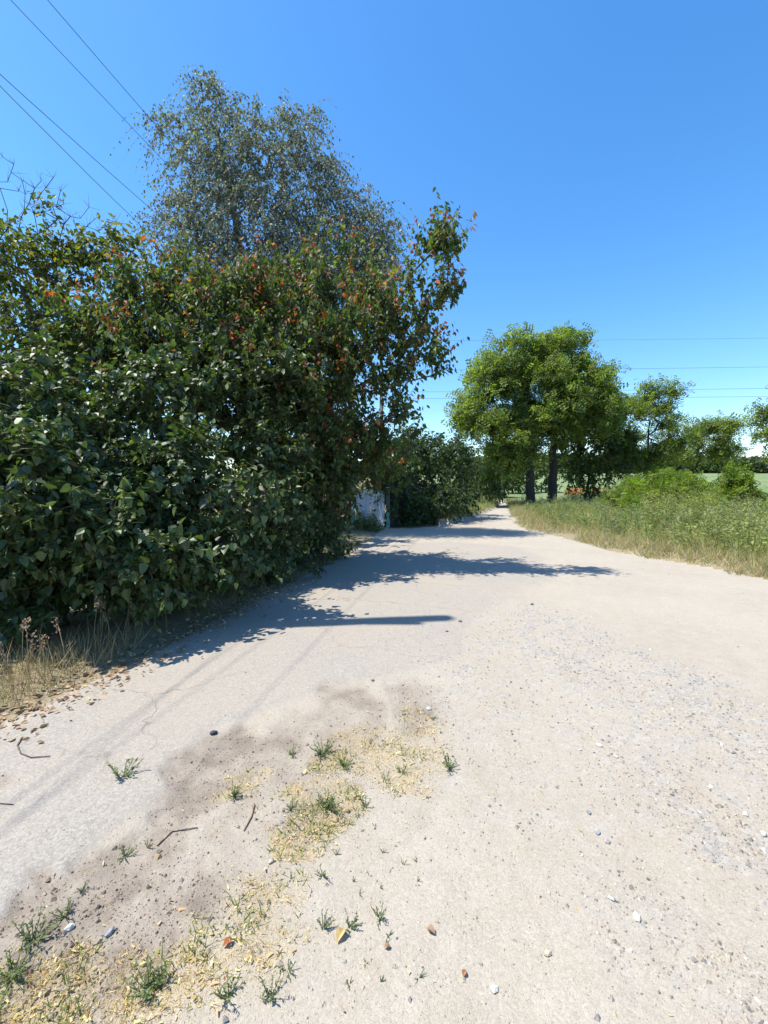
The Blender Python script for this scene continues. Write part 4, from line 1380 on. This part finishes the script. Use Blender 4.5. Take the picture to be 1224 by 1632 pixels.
STONES = [(340, 1168, .022, (.045, .045, .055), 'dark rounded stone lying alone on the pale asphalt'),
          (175, 1483, .017, (.22, .23, .25), 'grey egg shaped stone on the brown soil strip'),
          (112, 1476, .019, (.55, .52, .48), 'whitish broken stone beside the lower left weeds'),
          (432, 1370, .012, (.42, .38, .30), 'small pale chip on bare soil beside the straw patch'),
          (955, 1188, .020, (.46, .46, .42), 'white flat stone farther up the gravel on the right'),
          (982, 1206, .018, (.40, .37, .32), 'pale pinkish stone just below the white flat stone'),
          (1216, 1330, .018, (.48, .48, .44), 'white stone at the right edge of the gravel'),
          (1188, 1300, .017, (.44, .44, .40), 'white oval stone amid dark gravel near the right edge'),
          (1016, 1460, .016, (.46, .45, .40), 'white angular stone low in the gravel on the right'),
          (975, 1430, .013, (.42, .42, .38), 'small white stone above the white angular one'),
          (873, 1517, .014, (.40, .37, .28), 'cream stone in the lower middle of the gravel'),
          (787, 1572, .013, (.42, .42, .39), 'small pale square stone near the bottom of the road'),
          (594, 1083, .017, (.16, .15, .14), 'dark pebble at the brown edge of the asphalt'),
          (733, 992, .020, (.13, .12, .11), 'dark stone at the tip of the straight shadow'),
          (712, 1008, .017, (.14, .15, .12), 'dark stone just below the straight shadow'),
          (848, 964, .024, (.12, .11, .11), 'dark stone right of the tree shadow'),
          (952, 1324, .015, (.30, .31, .34), 'flat blue grey chip in the middle of the gravel'),
          (968, 1338, .015, (.28, .26, .26), 'brownish grey chip below the blue grey one'),
          (98, 1123, .020, (.10, .09, .085), 'dark flat stone on the asphalt by the leaf litter'),
          (195, 1107, .014, (.11, .10, .09), 'small dark pebble on asphalt near the hedge shadow'),
          (683, 1128, .017, (.40, .42, .42), 'grey green pebble at the upper end of the grass strip'),
          (938, 1292, .013, (.20, .20, .20), 'small charcoal pebble left of the gravel middle'),
          (640, 862, .030, (.42, .38, .33), 'pale stone lying in the dappled shade of the plum'),
          (896, 858, .050, (.42, .42, .39), 'white stone at the edge of the right verge by the bend'),
          (985, 862, .055, (.55, .47, .40), 'pale broken block in the dry grass at the verge edge')]
for i, (px_, py_, s, tn, lab) in enumerate(STONES):
    c = G(px_, py_)
    zc = surf(c[0], c[1])[0][0]
    v, t = rock_template(300 + i)
    v = v * s * np.array([1.15, .9, .62])
    o = link('stone', tri_mesh('stone', v, t, np.tile(tn, (12, 1)), i % 3 == 0), M_STONE, None, (c[0], c[1], zc + s * .30))
    o.rotation_euler = (0, 0, rs.random() * 6.28)
    tag(o, lab, 'stone', 'single stones on the road')

# straw and dead leaf flakes
n = 300000
xx, yy = road_points(n, (.75, 5.2), 1.5)
zz, ins, asx, sox = surf(xx, yy)
q = sstep(.12, 1.1, blobs(xx, yy, STRAW) * (.25 + 1.6 * fbm(xx * 9, yy * 9, 4, 42))) * sstep(.30, .60, fbm(xx * 22, yy * 22, 3, 46))
k = rs.random(n) < np.clip(q * .22 + .012 * sox + .002, 0, 1)
xx, yy, zz = xx[k], yy[k], zz[k]
n = len(xx)
tv = rs.random(n) * 6.28
ln = np.clip(.0080 * np.exp(rs.normal(0, .45, n)), .003, .035)
Vx, Tx, Cx = instances(FLAKE, np.column_stack([xx, yy, zz + .002 + .008 * rs.random(n)]), np.column_stack([np.cos(tv), np.sin(tv), rs.normal(.1, .35, n)]), norm(rs.normal(0, .4, (n, 3)) + [0, 0, 1]), ln,
                       tints(n, [(.58, .44, .18), (.64, .52, .26), (.46, .33, .14), (.30, .12, .05), (.26, .24, .07)], [4, 3, 2.5, .25, 1.5], .18, rs), wid=rs.uniform(.3, .8, n))
tag(link('straw_litter', tri_mesh('straw_litter', Vx, Tx, Cx), M_DRY), 'yellow straw and dead leaf litter in the grass strip', 'litter', None, 'stuff')
# low green grass within the straw
n = 80000
xx, yy = road_points(n, (.75, 4.2), 1.5)
zz, ins, asx, sox = surf(xx, yy)
q = blobs(xx, yy, [(b[0], b[1], b[2] * .9, b[3]) for b in STRAW[:16]]) * sstep(.44, .58, fbm(xx * 6, yy * 6, 3, 81))
k = ins & (rs.random(n) < q * .6)
xy = np.column_stack([xx[k], yy[k]])
grass('strip_grass', 'short green grass blades in the strip between the wheel tracks', xy, .042, [(.12, .165, .05), (.16, .205, .07), (.24, .26, .085)], None, M_HERB, .0050, .8)
xx, yy = road_points(620000, (.75, 5.0), 1.5)
q = sstep(.12, 1.1, blobs(xx, yy, STRAW[:16]) * (.25 + 1.6 * fbm(xx * 9, yy * 9, 4, 42)))
k = rs.random(620000) < q * (.35 + .65 * sstep(.35, .6, fbm(xx * 16, yy * 16, 3, 47)))
grass('strip_straw', 'short dead yellow grass blades in the strip between the wheel tracks', np.column_stack([xx[k], yy[k]]), .026, [(.64, .49, .19), (.70, .57, .28), (.54, .39, .15), (.34, .33, .10)], [4, 3, 3, 1.6], M_DRY, .0030, 1.9, tmpl=SPIKE)
# leaf litter and twigs by the hedge
n = 12000
xx, yy = rs.uniform(-4.2, -.8, n), rs.uniform(2.2, 6.5, n)
d = poly_dist(xx, yy, ll)
k = (rs.random(n) < np.exp(-(d / .22) ** 2)) & (d > 0)
xx, yy = xx[k], yy[k]
n = len(xx)
zz = surf(xx, yy)[0]
tv = rs.random(n) * 6.28
Vx, Tx, Cx = instances(OVATE, np.column_stack([xx, yy, zz + .006 + .012 * rs.random(n)]), np.column_stack([np.cos(tv), np.sin(tv), rs.normal(.05, .25, n)]), norm(rs.normal(0, .8, (n, 3)) + [0, 0, 1]), rs.uniform(.018, .05, n),
                       tints(n, [(.40, .28, .16), (.30, .19, .11), (.46, .36, .22), (.20, .13, .08)], None, .2, rs))
tag(link('leaf_litter', tri_mesh('leaf_litter', Vx, Tx, Cx), M_DRY), 'brown fallen leaves along the edge of the asphalt below the hedge', 'litter', None, 'stuff')


def weed(px_, py_, size, label, group=None, col=None, stems=9, kind='weed'):
    c = G(px_, py_)
    zc = surf(c[0], c[1])[0][0]
    g = Geo()
    col = col or [(.12, .16, .07), (.15, .19, .085), (.18, .21, .095)]
    size = size * .82
    for s in range(stems):
        an = rs.random() * 6.28
        ln_ = size * rs.uniform(.55, 1.15)
        d = norm(np.array([math.cos(an), math.sin(an), rs.uniform(.35, 1.6)]))
        p0 = np.array([math.cos(an), math.sin(an), 0]) * size * .08 * rs.random()
        p1 = p0 + d * ln_ * .55
        p2 = p0 + d * ln_ + np.array([0, 0, .12 * ln_])
        g.tube([p0 - [0, 0, .004], p1, p2], [.0016, .0013, .0008], 3, (.13, .16, .07), False)
        m = 9
        f = np.linspace(.15, 1, m)[:, None]
        pp = p0 * (1 - f) ** 2 + 2 * p1 * f * (1 - f) + p2 * f * f
        out = norm(rs.normal(size=(m, 3)) * [1, 1, .4] + d * .8 + [0, 0, .3])
        Vx, Tx, Cx = instances(OVATE, pp, out, norm(rs.normal(0, .4, (m, 3)) + [0, 0, 1]), size * rs.uniform(.16, .30, m), tints(m, col, None, .15, rs), wid=np.full(m, .62))
        g.add(Vx, Tx, Cx)
    o = link(kind, g.mesh(kind), M_HERB, None, (c[0], c[1], zc))
    tag(o, label, 'weed', group)
    return o


WEEDS = [(195, 1238, .105, 'lone spreading weed growing from a crack in the pale asphalt', 10),
         (200, 1355, .055, 'small upright weed at the asphalt edge, above the brown soil strip', 8),
         (52, 1492, .085, 'leafy weed near the left edge on brown soil', 11),
         (105, 1450, .060, 'bushy little weed just above the whitish broken stone', 9),
         (130, 1410, .040, 'tiny weed between the two soil strip weeds on the left', 6),
         (467, 1192, .055, 'dark green tuft left of the big grass clump', 9),
         (515, 1190, .085, 'big green clump at the head of the grass strip', 20),
         (550, 1210, .070, 'yellow green clump touching the big green clump', 16),
         (718, 1215, .080, 'green tuft at the right end of the grass strip', 14),
         (372, 1258, .070, 'green tuft with straw alone on the brown soil patch', 12),
         (465, 1278, .050, 'upright tuft on the left of the middle straw patch', 9),
         (520, 1275, .080, 'green clump in the middle straw patch', 18),
         (582, 1275, .050, 'low tuft right of the middle straw patch', 9),
         (605, 1450, .045, 'small dark weed alone on grey dirt', 9),
         (515, 1385, .045, 'thin weed with a red tip above the lower straw patch', 6),
         (558, 1468, .050, 'low weed beside a curled dead leaf', 8),
         (515, 1468, .050, 'thin upright weed right of the lower straw patch', 7),
         (460, 1535, .040, 'little weed below the lower straw patch', 6),
         (430, 1580, .060, 'straggling weed near the bottom middle', 8),
         (365, 1580, .065, 'thin weed pair right of the bottom straw', 8),
         (240, 1570, .080, 'thick green clump in the bottom straw', 20),
         (640, 1222, .050, 'yellowish tuft left of the right end tuft', 10),
         (690, 1135, .040, 'small tuft beside the grey green pebble', 7),
         (20, 1545, .080, 'grassy clump at the left edge above the bottom straw', 14),
         (236, 1340, .035, 'tiny sprout beside a twig at the asphalt edge', 5)]
for (px_, py_, s, lab, st) in WEEDS:
    yel = 'yellow' in lab
    weed(px_, py_ + 8, s, lab, 'weeds growing on the road', [(.17, .20, .05), (.26, .26, .08), (.12, .16, .05)] if yel else None, st)
for i in range(40):
    px_, py_ = rs.normal(600, 70), rs.uniform(1130, 1600)
    px_ -= (py_ - 1300) * .25
    weed(px_, py_, rs.uniform(.012, .028), 'tiny green seedling dotted over the grey dirt', 'tiny seedlings in the dirt', None, int(rs.integers(2, 5)), 'seedling')


# twigs lying on the road
def twig(pts, r, label, tint=(.13, .10, .08)):
    P3 = []
    for p in pts:
        c = G(*p)
        P3.append((c[0], c[1], surf(c[0], c[1])[0][0] + r * 1.2))
    b = np.array(P3[0])
    g = Geo()
    P3 = np.array(P3) - b
    g.tube(P3, np.linspace(r, r * .5, len(P3)), 6, tint)
    tag(link('twig', g.mesh('twig', True), M_BARK, None, tuple(b)), label, 'twig')


twig([(35, 1183), (28, 1195), (33, 1208), (50, 1215), (80, 1213)], .0045, 'curved dark twig lying on the pale asphalt at the left')
twig([(405, 1280), (400, 1300), (388, 1322)], .005, 'brown twig fork on bare soil above the lower straw patch', (.30, .20, .13))
twig([(250, 1345), (275, 1322), (315, 1318)], .004, 'thin bent twig along the asphalt edge', (.25, .18, .13))
twig([(0, 1288), (22, 1290)], .003, 'short thin twig at the left edge of the asphalt')
for (px_, py_, s, lab, tn) in [(680, 1478, .034, 'crumpled brown dead leaf on grey dirt', (.30, .20, .13)), (612, 1510, .022, 'small orange brown dead leaf on grey dirt', (.36, .19, .11)), (548, 1478, .050, 'curled straw coloured dead leaf beside a weed', (.55, .40, .18)),
                               (738, 1556, .022, 'tiny rust brown dead leaf low on the road', (.36, .17, .09)), (355, 1510, .035, 'red brown dead leaf on the edge of the lower straw', (.38, .13, .06))]:
    c = G(px_, py_)
    v = OVATE[0].copy() * s
    v[:, 2] = np.abs(v[:, 0]) * .9 + .15 * s * np.sin(v[:, 1] / s * 3) + .004
    v[:, 0] *= 1.2
    o = link('dead_leaf', tri_mesh('dead_leaf', v, OVATE[1], np.tile(tn, (len(v), 1))), M_DRY, None, (c[0], c[1], surf(c[0], c[1])[0][0] + .002))
    o.rotation_euler = (0, 0, rs.random() * 6.28)
    tag(o, lab, 'dead leaf', 'dead leaves on the road')
